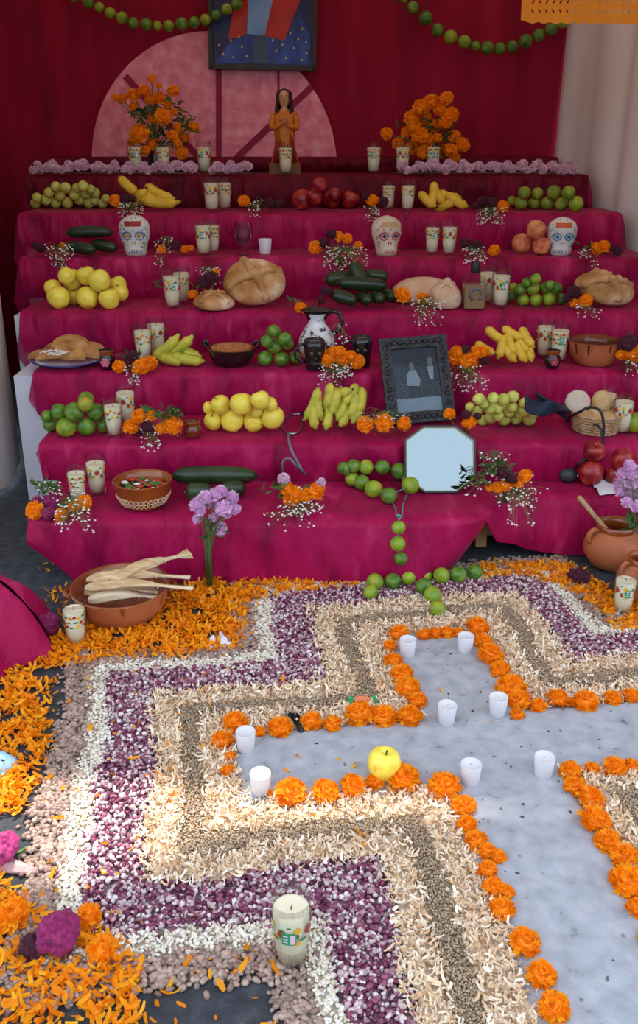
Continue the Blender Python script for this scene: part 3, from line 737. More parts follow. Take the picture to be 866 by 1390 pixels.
def prints(kind):
    m = MB(); r_ = random.Random(kind)
    for s in range(4):
        a = s*PI/2+.3
        if kind == 0:     # red and yellow flowers
            patch(m, a, .098, .0085, .0085, 0, 12, .25); patch(m, a, .098, .003, .003, 1); patch(m, a+.55, .112, .007, .007, 1, 12, .25); patch(m, a+.55, .112, .0025, .0025, 0)
            patch(m, a+.75, .086, .0065, .0065, 1, 12, .25); patch(m, a-.28, .084, .008, .003, 2); patch(m, a+.3, .078, .0075, .003, 2); patch(m, a+.32, .100, .0022, .007, 2); patch(m, a+1.0, .105, .0055, .0055, 3, 10, .2)
        elif kind == 1:   # rows of small fruit
            patch(m, a, .112, .006, .0045, 0); patch(m, a+.4, .108, .005, .0065, 1); patch(m, a+.8, .113, .006, .004, 2); patch(m, a+1.2, .109, .0055, .0055, 3)
            patch(m, a+.1, .094, .008, .003, 2); patch(m, a+.55, .092, .0055, .006, 0); patch(m, a+1.0, .094, .006, .003, 2); patch(m, a+.3, .078, .0055, .0065, 1); patch(m, a+.8, .080, .006, .004, 0); patch(m, a+1.2, .076, .007, .003, 2)
        else:             # strawberries with leaves
            patch(m, a, .095, .0095, .0085, 0, 8); patch(m, a, .105, .009, .003, 2, 10, .4); patch(m, a+.5, .080, .006, .0065, 0, 8); patch(m, a+.5, .088, .006, .0022, 2); patch(m, a-.4, .082, .009, .003, 2)
            patch(m, a+.85, .106, .007, .0075, 1); patch(m, a+.85, .092, .003, .007, 2); patch(m, a+.9, .075, .005, .005, 1); patch(m, a+.4, .114, .0045, .002, 2)
    return m.mesh('painted_print', PR)
PRINT = [prints(i) for i in range(3)]
def lab_me():
    m = MB()
    def q(a0, a1, z0, z1, mi, e):
        n = 4; vs = []
        for i in range(n+1):
            a = a0+(a1-a0)*i/n
            for z in (z0, z1): r = gr(z)+e; vs.append((r*math.cos(a), r*math.sin(a), z))
        m.add(vs, [(2*i, 2*i+2, 2*i+3, 2*i+1) for i in range(n)], mi)
    q(-.36, .36, .074, .102, 0, .0011); q(.06, .33, .077, .099, 1, .0015)
    for i in range(3): q(-.28, -.04, .08+i*.007, .083+i*.007, 1, .0015)
    return m.mesh('price_label', [M_LABG, M_LABW])
LABME = lab_me()
def candle_glass(p, kind, label, h=.15, label_at=None, rz=None, group='painted candle glasses', lv=0):
    t = thing('candle_glass', label, 'candle', p, rz if rz is not None else random.uniform(0, 6.28), group, scale=h/.15)
    ob('glass', GLASS_ME, t); wx = ob('wax', WAX[lv], t); ob('wick', WICK, wx, loc=(0, 0, (.1215, .1115)[lv])); ob('painted_print', PRINT[kind], t)
    if label_at is not None:
        l = ob('price_label', LABME, t); l.rotation_euler = (0, 0, -PI/2+label_at-t.rotation_euler.z); tag(l, 'small green price label')
    return t
W = 'painted candle glass '
for (k, px, fr, kd, hp, la, lab) in [
 (7, 185, .45, 1, 41, .3, 'left of the left marigold vase on the top step'), (7, 223, .28, 0, 41, None, 'right before the left marigold vase on the top step'),
 (7, 278, .30, 2, 41, .0, 'between the left marigold vase and the figurine on the top step'), (7, 388, .10, 1, 41, None, 'directly before the praying figurine'),
 (7, 507, .35, 0, 41, -.2, 'standing alone left of the right marigold vase'), (7, 546, .25, 2, 41, None, 'at the start of the right pale flower garland'), (7, 587, .5, 1, 41, .0, 'before the right marigold vase on the top step'),
 (6, 288, .20, 2, 45, None, 'left front one of the pair right of the spotted bananas'), (6, 305, .50, 1, 43, None, 'right rear one of the pair right of the spotted bananas'),
 (6, 527, .55, 1, 38, None, 'slimmer left one of the pair left of the right bananas'), (6, 553, .30, 0, 40, None, 'right one of the pair touching the right bananas, sixth step'),
 (5, 277, .25, 2, 47, .1, 'left one of the pair left of the water goblet'), (5, 289, .50, 1, 44, None, 'rear one of the pair left of the water goblet'),
 (5, 586, .40, 1, 42, .1, 'left one of the pair right of the red skull'), (5, 609, .30, 2, 44, None, 'right one of the pair right of the red skull'),
 (4, 235, .25, 2, 51, .5, 'front one of the pair behind the small bread'), (4, 248, .60, 0, 49, None, 'rear one of the pair behind the small bread'),
 (4, 660, .62, 2, 49, None, 'half hidden behind the square bottle'), (4, 678, .28, 2, 52, .2, 'between the square bottle and the limes'),
 (3, 196, .50, 0, 51, None, 'left one of the pair behind the left bananas, third step'), (3, 214, .80, 2, 52, None, 'right one of the pair behind the left bananas, third step'),
 (3, 738, .72, 2, 51, None, 'left rear one of the pair beside the glazed bowl'), (3, 757, .50, 1, 52, .1, 'right one of the pair beside the glazed bowl'),
 (2, 156, .22, 0, 52, None, 'front one of the pair right of the green citrus heap'), (2, 173, .62, 2, 55, None, 'rear one of the pair right of the green citrus heap'),
 (2, 821, .62, 1, 52, .1, 'left one of the pair behind the cookie basket'), (2, 843, .32, 2, 54, None, 'right one of the pair behind the cookie basket'),
 (1, 107, .40, 1, 52, None, 'front one of the pair on the lowest step'), (1, 133, .62, 2, 55, None, 'rear taller one of the pair on the lowest step')]:
    candle_glass(on(k, px, fr), kd, W+lab, hp*sc(k, fr), la)
def fl_glass(px, py, kd, lab, h, la, lv=0):
    candle_glass(G(px, py), kd, W+lab, h, la, lv=lv)
fl_glass(105, 874, 1, 'on the ground before the bowl of tamales', .142, None)
fl_glass(844, 832, 2, 'on the ground beside the clay jug at the right', .142, .1)
fl_glass(396, 1303, 2, 'standing in front on the bean band, nearest the camera', .150, -.1)
# white votives on the ash
M_VOT = mat('white_votive', ['d8d6da', 'e2e0e4'], rough=.55, scale=6)
VOT = MB().lathe([(0, 0), (.0185, 0), (.0205, .003), (.0245, .052), (.0238, .0535), (.0215, .051), (.004, .0495), (0, .0495)], 28).mesh('wax_cup', M_VOT)
WICKV = MB().tube([(0, 0, 0), (.0008, 0, .006), (.002, .001, .009)], .0011, 5).mesh('wick', mat('pale_wick', ['a8a29a', 'beb8b0'], rough=.9))
def votive(p, lab, s=1.0):
    o = ob('votive_candle', VOT, None, p, (0, 0, random.random()*6), s); tag(o, lab, 'candle', 'white votive candles')
    ob('wick', WICKV, o, (0, 0, .0475), scale=.7)
for px, py, lab in [(553, 889, 'white votive candle at the far left corner of the ash cross'), (631, 884, 'white votive candle at the far right corner of the ash cross'),
  (606, 980, 'white votive candle in the middle of the ash cross, left of the crossing pair'), (675, 969, 'white votive candle by the marigold corner right of the far arm'),
  (334, 1017, 'white votive candle among marigolds at the left tip, farther one'), (354, 1075, 'white votive candle at the left tip of the cross, nearer one'),
  (638, 1062, 'white votive candle at the left inner corner of the near arm'), (737, 1052, 'white votive candle at the right inner corner of the near arm')]:
    votive(G(px, py, .010), lab)
votive(on(5, 360, .45), 'small white votive candle beside the water goblet', 1.0*32*sc(5)/.0535*.62)

# ================================================================ fruit
def apple_me(name, mt, fat=1.0):
    prof = [(0, -.82), (.16, -.90), (.36, -.93), (.62, -.80), (.86, -.45), (1.0, .02), (.97, .38), (.80, .72), (.55, .90), (.30, .90), (.14, .78), (0, .66)]
    return MB().lathe(prof, 20, sx=fat, sy=fat, rip=lambda a, z: 1+.025*math.cos(a*5)*(-z if z < 0 else .3*z)).mesh(name, mt)
def round_me(name, mt, nub=.1, lx=1.0):
    prof = [(0, -1.0), (.30, -.955), (.62, -.79), (.86, -.5), (.985, -.15), (.985, .18), (.87, .5), (.64, .78), (.36, .94), (.14, 1.0), (nub, 1.02), (nub*.7, 1.06), (0, 1.07)]
    return MB().lathe(prof, 16, rip=lambda a, z: 1+.02*nz(math.cos(a)*2, math.sin(a)*2, z*2)).mesh(name, mt)
def guava_me(name, mt):
    prof = [(0, -1.0), (.34, -.94), (.68, -.74), (.93, -.36), (1.0, .05), (.92, .45), (.7, .8), (.45, .98), (.22, 1.04), (.2, 1.12), (.12, 1.08), (0, 1.03)]
    return MB().lathe(prof, 16).mesh(name, mt)
M_LIME = mat('lime_skin', ['32581a', '48741e', '648828', '8a982e'], rough=.35, scale=1.3, rand=.18, bump=.12, bscale=14, spec=.5)
M_LIME2 = mat('lime_yellowing', ['5a8020', '7c9a26', '98a62c', 'c0a428'], rough=.35, scale=1.1, rand=.12, bump=.12, bscale=14)
M_CITR = mat('green_citrus', ['46701c', '6a8a24', '94962a', 'b88e24'], rough=.38, scale=.9, rand=.15, bump=.15, bscale=14)
M_GUAV = mat('guava_skin', ['98a83a', 'b6be50', 'ccca60', 'd8ce70'], rough=.45, scale=1.2, rand=.10, bump=.1, bscale=8)
M_YAPP = mat('yellow_apple', ['e4c830', 'f0d848', 'f6e258', 'ecb830'], rough=.32, scale=1.1, rand=.06, spec=.5)
M_RAPP = mat('red_apple', ['6a0c18', '8a1420', 'a83028', 'c86a48'], rough=.3, scale=1.3, rand=.15, spec=.5, pos=[.3, .45, .6, .74])
M_PEAC = mat('blush_apple', ['a83c30', 'c06040', 'd88c5c', 'e0a468'], rough=.35, scale=1.3, rand=.08)
M_TWIG = mat('twig', ['3c2a1a', '5a4228'], rough=.8)
FR = {'lime': round_me('lime', M_LIME), 'ylime': round_me('lime', M_LIME2), 'citrus': round_me('citrus', M_CITR, .08), 'guava': guava_me('guava', M_GUAV),
      'yapple': apple_me('apple', M_YAPP), 'rapple': apple_me('apple', M_RAPP), 'peach': apple_me('apple', M_PEAC)}
STALK = MB().tube([(0, 0, .62), (.03, .02, .85), (.1, .04, 1.08)], [.045, .04, .055], 6).mesh('stalk', M_TWIG)
FN = {'lime': ('lime', 'lime'), 'ylime': ('lime', 'lime'), 'citrus': ('citrus_fruit', 'fruit'), 'guava': ('guava', 'guava'), 'yapple': ('yellow_apple', 'apple'), 'rapple': ('red_apple', 'apple'), 'peach': ('blush_apple', 'apple')}
def fruit(kind, c, r, lab, grp, upright=False):
    rot = (random.uniform(-.5, .5), random.uniform(-.5, .5), random.uniform(0, 6.28)) if 'apple' in kind or kind == 'peach' else (random.uniform(0, 3), random.uniform(0, 3), random.uniform(0, 6.28))
    o = ob(FN[kind][0], FR[kind], None, c, rot, r*(1.04 if 'apple' in kind else 1.0)); tag(o, lab, FN[kind][1], grp)
    if 'apple' in kind or kind == 'peach': ob('stalk', STALK, o)
    return o
def pile(k, kind, items, what, where, z0=None, yr=None, alt=None):
    """items (px,py,rpx): fruits rest on the step or on each other; depth is found so that each rests where it is seen"""
    z0 = TZ[k] if z0 is None else z0; s = sc(k, .4); P = []
    y0, y1 = yr if yr else (TY[k]+.02, TY[k]+DY-.01)
    for (px, py, rp) in sorted(items, key=lambda q: -(q[1]+q[2])):
        r = rp*s; best = None
        n = 60
        for i in range(n):
            Y = y0+r+(y1-y0-2*r)*i/(n-1)
            z = z0+r*.98; X = 0
            for it in range(2):
                X = (px-CX)/F*zcam(Y, z); zz = z0+r*.98
                for (c, rr) in P:
                    d2 = (c.x-X)**2+(c.y-Y)**2; R = (r+rr)*.965
                    if d2 < R*R: zz = max(zz, c.z+math.sqrt(R*R-d2))
                z = zz
            e = abs(proj((X, Y, z))[1]-py)+(Y-y0)*9
            if best is None or e < best[0]: best = (e, Vector((X, Y, z)))
        P.append((best[1], r))
    top = max(range(len(P)), key=lambda i: P[i][0].z); lf = min(range(len(P)), key=lambda i: P[i][0].x); rt = max(range(len(P)), key=lambda i: P[i][0].x)
    lbl = {}
    lo = [i for i in range(len(P)) if P[i][0].z < z0+P[i][1]*1.25]; up = [i for i in range(len(P)) if i not in lo]
    for nm, grp_ in (('lower layer', lo), ('upper layer', up)):
        for n_, i in enumerate(sorted(grp_, key=lambda q: P[q][0].x)):
            lbl[i] = '%s, %s from left in the %s' % (what, ORD[n_] if n_ < 20 else 'far', nm) + (', '+where if len((what+where).split()) < 11 else ' '+where)
    for i, (c, r) in enumerate(P):
        lab = lbl[i]
        kd = kind
        if alt and random.random() < alt[1]: kd = alt[0]
        fruit(kd, c, r, lab, what+'s '+where)
def Z(x0, y0, L, kx=2.986): return [(x0+a/kx, y0+b/kx, c/kx) for a, b, c in L]
pile(6, 'guava', Z(0, 200, [(145, 218, 22), (185, 217, 22), (225, 222, 23), (273, 222, 23), (320, 220, 21), (358, 222, 23), (415, 222, 20), (385, 214, 18), (150, 200, 20), (198, 182, 21), (243, 194, 22), (300, 190, 22), (343, 187, 22), (385, 185, 21), (430, 207, 18), (225, 160, 21), (268, 165, 22), (335, 162, 21), (308, 166, 18), (368, 172, 18)]), 'small green guava', 'sixth step heap')
pile(6, 'citrus', Z(576, 200, [(355, 218, 20), (392, 226, 27), (445, 226, 25), (497, 226, 27), (555, 228, 27), (615, 228, 30), (405, 184, 26), (458, 186, 24), (525, 182, 29), (585, 183, 27)]), 'green orange citrus', 'sixth step right end', alt=('ylime', .4))
pile(4, 'lime', Z(576, 200, [(340, 610, 20), (352, 605, 24), (400, 618, 25), (452, 618, 26), (505, 613, 29), (556, 614, 23), (390, 578, 24), (440, 572, 26), (535, 572, 25), (360, 570, 20), (490, 570, 22), (450, 535, 22), (415, 548, 20), (510, 555, 20)]), 'green lime', 'fourth step heap', alt=('ylime', .2))
pile(4, 'yapple', Z(0, 200, [(238, 610, 43), (300, 605, 34), (355, 610, 42), (443, 615, 40), (488, 588, 32), (215, 580, 33), (270, 530, 32), (293, 537, 40), (350, 522, 36), (403, 532, 42), (478, 560, 36)]), 'yellow apple', 'fourth step heap')
pile(3, 'lime', Z(280, 400, [(238, 257, 31), (305, 260, 30), (358, 255, 26), (278, 208, 31), (245, 190, 25), (318, 180, 27), (330, 207, 24), (274, 147, 26)]), 'green lime', 'pyramid beside the jug', alt=('ylime', .15))
pile(2, 'lime', Z(0, 400, [(205, 525, 31), (268, 538, 40), (350, 535, 37), (420, 531, 30), (190, 493, 25), (238, 475, 33), (300, 475, 39), (388, 475, 36), (345, 450, 30), (350, 425, 32)]), 'large green citrus', 'second step heap', alt=('citrus', .4))
pile(2, 'yapple', Z(280, 400, [(28, 515, 36), (105, 512, 45), (192, 515, 41), (268, 500, 45), (60, 448, 38), (143, 445, 44), (220, 425, 36), (10, 457, 24), (260, 445, 27), (200, 470, 28)]), 'yellow apple', 'second step heap')
pile(2, 'guava', Z(576, 400, [(238, 510, 22), (270, 497, 25), (322, 505, 28), (370, 502, 27), (425, 505, 28), (440, 480, 22), (185, 455, 20), (213, 470, 24), (240, 443, 24), (290, 460, 25), (357, 456, 24), (405, 466, 26), (405, 440, 22), (222, 425, 24), (277, 420, 22), (320, 425, 25), (360, 415, 25), (300, 488, 22), (345, 480, 22), (265, 462, 22), (325, 455, 22), (385, 480, 20)]), 'pale green guava', 'heap beside framed photograph')
pile(6, 'rapple', Z(280, 200, [(390, 212, 41), (440, 205, 30), (508, 212, 36), (582, 212, 36), (520, 190, 26), (460, 152, 28)]), 'dark red apple', 'sixth step middle')
pile(5, 'peach', Z(576, 200, [(395, 390, 40), (475, 400, 36), (453, 335, 38)]), 'blush red apple', 'trio beside the skull')
pile(1, 'rapple', Z(576, 600, [(675, 120, 53), (765, 118, 37), (860, 90, 36), (688, 38, 44), (805, 50, 47)]), 'large red apple', 'lowest step right end', yr=(TY[1]+.03, TY[1]+.36))
fruit('citrus', on(2, 859, .35)+Vector((0, 0, 14*sc(2))), 14*sc(2), 'single yellow orange citrus at the right end of the second step', None)
g = G(521, 1042, .036); fruit('yapple', Vector((g.x, g.y, .046)), .038, 'single yellow apple lying on the left arm of the ash cross', None)
# floor detail: lime garlands come later

# ---------------------------------------------------------------- bananas
M_BAN = mat('banana_skin', ['b88c20', 'd8b030', 'e2bc3c', '4a3a18'], rough=.5, scale=26, pos=[.25, .42, .68, .8], stretch=(1, 1, 1), detail=5)
M_BANG = mat('banana_greenish', ['8a9a2c', 'b4b03a', 'd0be44', '4a3a18'], rough=.5, scale=24, pos=[.25, .45, .70, .82], detail=5)
M_TIP = mat('banana_tip', ['2e2412', '4c3c1c'], rough=.8)
def bananas(k, L, lab, mt, rp, bend=.16, fr=.28):
    s = sc(k, fr); r = rp*s; cxs = sum(q[0] for q in L)/len(L); b0 = on(k, cxs, fr)
    t = thing('banana_bunch', lab, 'bananas', b0)
    top = Vector((0, .02, 0)); n_ = 0
    for (x0, y0, x1, y1, ly) in L:
        Y = TY[k]+fr*DY+ly*r*1.3
        A = V(x0, y0, Y); B = V(x1, y1, Y-.35*r)
        for q in (A, B): q.z = max(q.z, TZ[k]+r*.95)
        sh = 5.5*r-(B-A).length
        if sh > 0: A = A+(A-B).normalized()*sh*.55+Vector((0, sh*.8, 0))
        d = B-A; perp = Vector((-d.z, 0, d.x)); 
        if perp.z > 0: perp = -perp
        mid = (A+B)/2 + Vector((perp.x*bend*.6, -r*.5, perp.z*bend)); mid.z = max(mid.z, TZ[k]+r*1.05)
        pts = []; rad = []
        for i in range(11):
            u = i/10; p = A*(1-u)**2+mid*2*u*(1-u)+B*u*u
            pts.append(p-b0); rad.append(r*(.38 if i == 0 else .30 if i == 10 else .5 if i == 9 else min(1, .55+.9*math.sin(PI*min(1, u*.93+.04)) )))
        b = MB().tube(pts, rad, 6).build('banana', mt, t)
        e = (pts[-1]-pts[-2]).normalized()
        MB().tube([pts[-1]-e*.002, pts[-1]+e*r*.35], [r*.3, r*.2], 6).build('tip', M_TIP, b)
        top = top+pts[0]; n_ += 1
    return t
bananas(6, [(190, 270, 245, 274, 0), (195, 262, 226, 277, .3), (198, 251, 238, 270, 1.0), (166, 245, 188, 262, 1.2), (181, 272, 198, 256, 0)], 'spotted ripe banana hand behind the left sugar skull on the sixth step', M_BAN, 7.0)
bananas(6, [(589, 254, 585, 281, .6), (600, 262, 626, 268, .8), (610, 264, 636, 283, 0), (578, 268, 592, 283, 0), (602, 280, 618, 272, 0), (592, 258, 604, 276, .6)], 'ripe banana hand right of two candle glasses on the sixth step', M_BAN, 6.5)
bananas(3, [(220, 487, 251, 499, 0), (233, 482, 278, 499, .2), (208, 484, 243, 453, 1.0), (229, 478, 262, 455, 1.2), (246, 473, 274, 485, .9), (222, 478, 244, 488, .6)], 'yellow green banana hand before two candle glasses on the third step', M_BANG, 7.6)
bananas(3, [(683, 462, 675, 487, .2), (687, 472, 701, 491, 0), (692, 459, 701, 482, .5), (705, 472, 715, 494, 0), (721, 475, 722, 493, .1), (708, 464, 720, 480, .6), (711, 449, 725, 472, 1.0), (688, 447, 712, 459, 1.5), (670, 452, 686, 463, 1.2), (660, 474, 672, 480, .5)], 'short yellow bananas heaped left of the glazed bowl on the third step', M_BAN, 6.4)
bananas(2, [(426, 552, 429, 583, .1), (444, 566, 442, 586, 0), (431, 537, 436, 571, .7), (432, 527, 412, 571, .9), (447, 527, 439, 556, 1.4), (457, 534, 447, 564, 1.2), (478, 532, 463, 549, 1.7), (464, 554, 457, 571, .6), (481, 546, 474, 569, .8), (468, 566, 461, 579, .1), (489, 545, 486, 560, 1.0), (484, 562, 478, 575, .2), (452, 532, 478, 529, 1.9)], 'spotted greenish banana bunch left of the framed photograph on the second step', M_BANG, 7.2, .2)

# ---------------------------------------------------------------- cucumbers and marrows
M_CUC = mat('dark_cucumber', ['16240f', '1f3216', '2c421e'], rough=.32, scale=9, bump=.15, bscale=30, rand=.12, spec=.5)
M_CUCE = mat('cucumber_end', ['52602c', '6a7438'], rough=.6)
def cucumber(k, x0, y0, x1, y1, rp, lab, ly=0.0, fr=.25, grp=None, yd=0.0):
    s = sc(k, fr); r = rp*s; Y = TY[k]+fr*DY+ly
    A = V(x0, y0, Y); B = V(x1, y1, Y-yd)
    for q in (A, B): q.z = max(q.z, TZ[k]+r)
    c = (A+B)/2; pts = []; rad = []
    for i in range(13):
        u = i/12; p = A.lerp(B, u)-c; p.z += .012*math.sin(PI*u)*(B-A).length
        pts.append(p); rad.append(r*max(.16, math.sqrt(max(0, 1-abs(2*u-1)**4.2)))*(1-.08*u))
    o = MB().tube(pts, rad, 14).build('cucumber', M_CUC, None, loc=c); tag(o, lab, 'cucumber', grp)
    e = (pts[0]-pts[1]).normalized(); MB().tube([pts[0], pts[0]+e*r*.12], [r*.16, r*.13], 8).build('stem_end', M_CUCE, o)
C5 = 'dark green cucumbers of the left trio'; C4 = 'dark green cucumbers heaped on the fourth step'; C1 = 'large dark green cucumbers on the lowest step'
cucumber(5, 89, 334, 130, 340, 8.6, 'front left dark cucumber of the trio beside the left skull', .0, .18, C5, .03)
cucumber(5, 124, 331, 160, 337, 8.2, 'front right dark cucumber of the trio beside the left skull', .02, .30, C5, .02)
cucumber(5, 89, 316, 153, 315, 8.2, 'long dark cucumber lying on top of the trio beside the left skull', .035, .25, C5)
for q in [(449, 398, 484, 410, 9.5, 'front left cucumber with its end toward the viewer in the fourth step heap', .0, .2, .05), (487, 402, 502, 409, 8.8, 'front middle short looking cucumber of the fourth step heap', .0, .3, .08), (506, 400, 519, 408, 8.8, 'front right light ended cucumber of the fourth step heap', .0, .32, .08), (519, 398, 537, 405, 9, 'rightmost cucumber of the fourth step heap', .0, .42, .06),
          (441, 380, 482, 377, 10.5, 'upper left cucumber of the fourth step heap', .06, .4, 0), (458, 384, 526, 388, 10, 'long cucumber lying across the middle of the fourth step heap', .03, .2, 0), (495, 373, 527, 376, 9, 'upper right rear cucumber of the fourth step heap', .09, .4, 0), (478, 357, 494, 386, 10.5, 'topmost slanting cucumber of the fourth step heap', .05, .35, .06)]:
    cucumber(4, *q[:5], q[5], q[6], q[7], C4, q[8])
cucumber(1, 252, 668, 288, 667, 13, 'lower left large cucumber half hidden behind lilac flowers', .0, .38, C1, .0)
cucumber(1, 300, 667, 334, 663, 13, 'lower right large cucumber under the long one on the lowest step', .02, .46, C1, .0)
cucumber(1, 232, 646, 350, 646, 13.5, 'longest dark cucumber lying on the two others on the lowest step', .06, .45, C1)
# ================================================================ flower bunches on the steps
FB = 'flower bunches'
bouquet(1, 'marigolds, magenta celosia and baby\'s breath at the left end of the lowest step', [('o', 47, 693, 12), ('m', 68, 682, 13), ('m', 66, 697, 10), ('o', 83, 699, 9), ('o', 100, 688, 8), ('o', 115, 682, 10), ('m', 50, 680, 8)], [(50, 655, 85, 675, 26), (70, 668, 125, 712, 44), (70, 695, 130, 722, 14)], greens=[(45, 655, 80, 668, 40)], fr=.2)
bouquet(1, 'bunch of marigolds and baby\'s breath right of the long cucumber on the lowest step', [('o', 388, 662, 10), ('o', 400, 672, 12), ('o', 415, 672, 10), ('o', 428, 668, 12), ('o', 393, 677, 9), ('o', 433, 662, 9), ('k', 385, 650, 9), ('k', 436, 655, 7)], [(380, 683, 440, 700, 40), (360, 690, 440, 718, 18), (400, 660, 440, 690, 16)], greens=[(372, 655, 385, 670, 16), (350, 660, 380, 672, 6)], fr=.2)
bouquet(1, 'loose bunch of wine celosia, marigold and baby\'s breath right of the mirror', [('w', 682, 641, 11), ('w', 694, 650, 9), ('o', 675, 662, 8), ('o', 688, 658, 9), ('o', 713, 646, 9), ('o', 703, 655, 8), ('o', 664, 661, 6)], [(650, 615, 690, 660, 20), (672, 645, 725, 690, 40), (690, 660, 737, 712, 30), (632, 655, 655, 672, 6)], greens=[(650, 618, 690, 650, 46), (636, 645, 665, 662, 14)], fr=.22)
bouquet(2, 'lying bunch of marigolds and herbs beside the small dark jar', [('o', 178, 580, 11), ('o', 190, 565, 11), ('o', 205, 564, 7), ('o', 235, 577, 13), ('o', 219, 582, 8), ('w', 200, 580, 9), ('w', 187, 588, 6)], [(190, 565, 245, 590, 34), (192, 588, 218, 612, 18)], greens=[(195, 552, 248, 572, 60)], fr=.1)
bouquet(2, 'three marigold heads with baby\'s breath at the foot of the framed photograph', [('o', 496, 576, 11), ('o', 521, 574, 13), ('o', 548, 575, 10)], [(490, 560, 560, 580, 24)], fr=.08)
bouquet(2, 'marigold and wine celosia heads right of the framed photograph foot', [('o', 610, 562, 8), ('o', 637, 573, 10), ('w', 632, 563, 7), ('w', 648, 565, 6)], [], fr=.08)
bouquet(3, 'wine celosia and two marigolds before the left bananas', [('o', 162, 498, 9), ('o', 192, 498, 12), ('o', 203, 494, 11), ('w', 174, 490, 10), ('w', 180, 482, 8)], [(168, 480, 195, 500, 16), (168, 498, 190, 525, 22)], greens=[(165, 478, 190, 492, 18)], fr=.1)
bouquet(3, 'marigold bunch with trailing baby\'s breath between the two black mugs', [('o', 445, 487, 11), ('o', 460, 479, 10), ('o', 466, 488, 11), ('o', 484, 491, 11), ('o', 452, 478, 8), ('o', 476, 484, 9)], [(432, 495, 478, 512, 44), (432, 508, 470, 530, 14), (440, 440, 475, 470, 10)], fr=.1)
bouquet(3, 'marigold bunch with hanging baby\'s breath right of the framed photograph', [('o', 614, 487, 11), ('o', 634, 488, 14), ('o', 645, 479, 10), ('o', 655, 478, 9), ('o', 620, 478, 9), ('w', 632, 475, 8), ('w', 658, 490, 7)], [(612, 497, 662, 532, 40), (612, 475, 628, 500, 8)], fr=.1)
bouquet(3, 'marigold and wine celosia bunch at the right end of the third step', [('o', 855, 482, 13), ('o', 843, 482, 7), ('w', 852, 466, 13), ('o', 868, 480, 12)], [(848, 485, 870, 510, 14)], greens=[(855, 452, 866, 462, 6)], fr=.12)
bouquet(4, 'small bunch with wine celosia and marigold behind the round bread', [('w', 288, 377, 11), ('o', 262, 400, 7), ('w', 275, 383, 9), ('o', 292, 370, 6)], [(262, 363, 300, 385, 26)], greens=[(205, 383, 222, 392, 8), (258, 380, 275, 402, 10)], fr=.3)
bouquet(4, 'marigold and wine celosia behind the patterned jug', [('o', 408, 418, 8), ('w', 442, 395, 8), ('w', 436, 408, 6)], [], greens=[(392, 406, 410, 416, 6)], fr=.1)
bouquet(4, 'two marigolds with baby\'s breath hanging before the pale breads', [('o', 546, 401, 11), ('o', 573, 405, 8)], [(560, 405, 602, 442, 44), (545, 405, 565, 415, 6)], fr=.08)
bouquet(4, 'marigold and wine celosia left of the long bread', [('o', 795, 408, 9), ('o', 780, 412, 7), ('w', 778, 396, 10), ('w', 770, 404, 7)], [(784, 414, 816, 434, 14)], fr=.12)
bouquet(5, 'wine celosia with baby\'s breath at the left end of the fifth step', [('w', 55, 336, 8), ('w', 47, 333, 5), ('o', 85, 334, 5)], [(58, 332, 100, 352, 34), (68, 345, 92, 372, 22)], fr=.15)
bouquet(5, 'marigold with wine celosia and baby\'s breath right of the left skull', [('o', 219, 338, 6), ('w', 238, 333, 8), ('o', 251, 339, 6), ('o', 259, 337, 5)], [(208, 322, 236, 345, 26), (208, 345, 222, 362, 8)], fr=.15)
bouquet(5, 'three marigolds with a big spray of baby\'s breath at the fifth step middle', [('o', 428, 336, 9), ('o', 460, 321, 7), ('o', 471, 324, 7), ('o', 486, 334, 7), ('w', 440, 330, 8), ('w', 450, 318, 8)], [(440, 335, 498, 362, 70), (446, 355, 485, 372, 16)], fr=.15)
bouquet(5, 'wine celosia, marigold and baby\'s breath right of the glasses on the fifth step', [('w', 632, 331, 9), ('w', 648, 333, 8), ('o', 671, 340, 8)], [(628, 335, 660, 358, 40)], fr=.15)
bouquet(5, 'marigold bunch with small leaves right of the right sugar skull', [('o', 810, 338, 9), ('o', 820, 335, 9), ('w', 838, 341, 7), ('w', 828, 336, 6)], [(786, 338, 802, 350, 12), (800, 352, 812, 370, 8)], greens=[(786, 330, 802, 345, 10)], fr=.15)
bouquet(6, 'marigold, wine celosia and baby\'s breath above the left sugar skull', [('o', 157, 273, 9), ('w', 170, 270, 8), ('w', 180, 270, 6)], [(160, 276, 195, 294, 40)], fr=.1)
bouquet(6, 'marigold with baby\'s breath left of the dark red apples', [('o', 331, 273, 8), ('w', 366, 276, 8), ('w', 380, 276, 7)], [(336, 272, 354, 294, 16)], greens=[(344, 268, 354, 284, 8)], fr=.15)
bouquet(6, 'marigold with baby\'s breath and wine celosia above the red skull', [('o', 506, 273, 9), ('w', 520, 274, 8), ('w', 496, 266, 6)], [(494, 280, 514, 300, 20)], fr=.12)
bouquet(6, 'wine celosia, marigold and a spray of baby\'s breath right of the bananas', [('w', 655, 273, 8), ('w', 667, 275, 9), ('o', 682, 281, 9), ('w', 645, 280, 6)], [(648, 282, 686, 304, 50)], fr=.12)

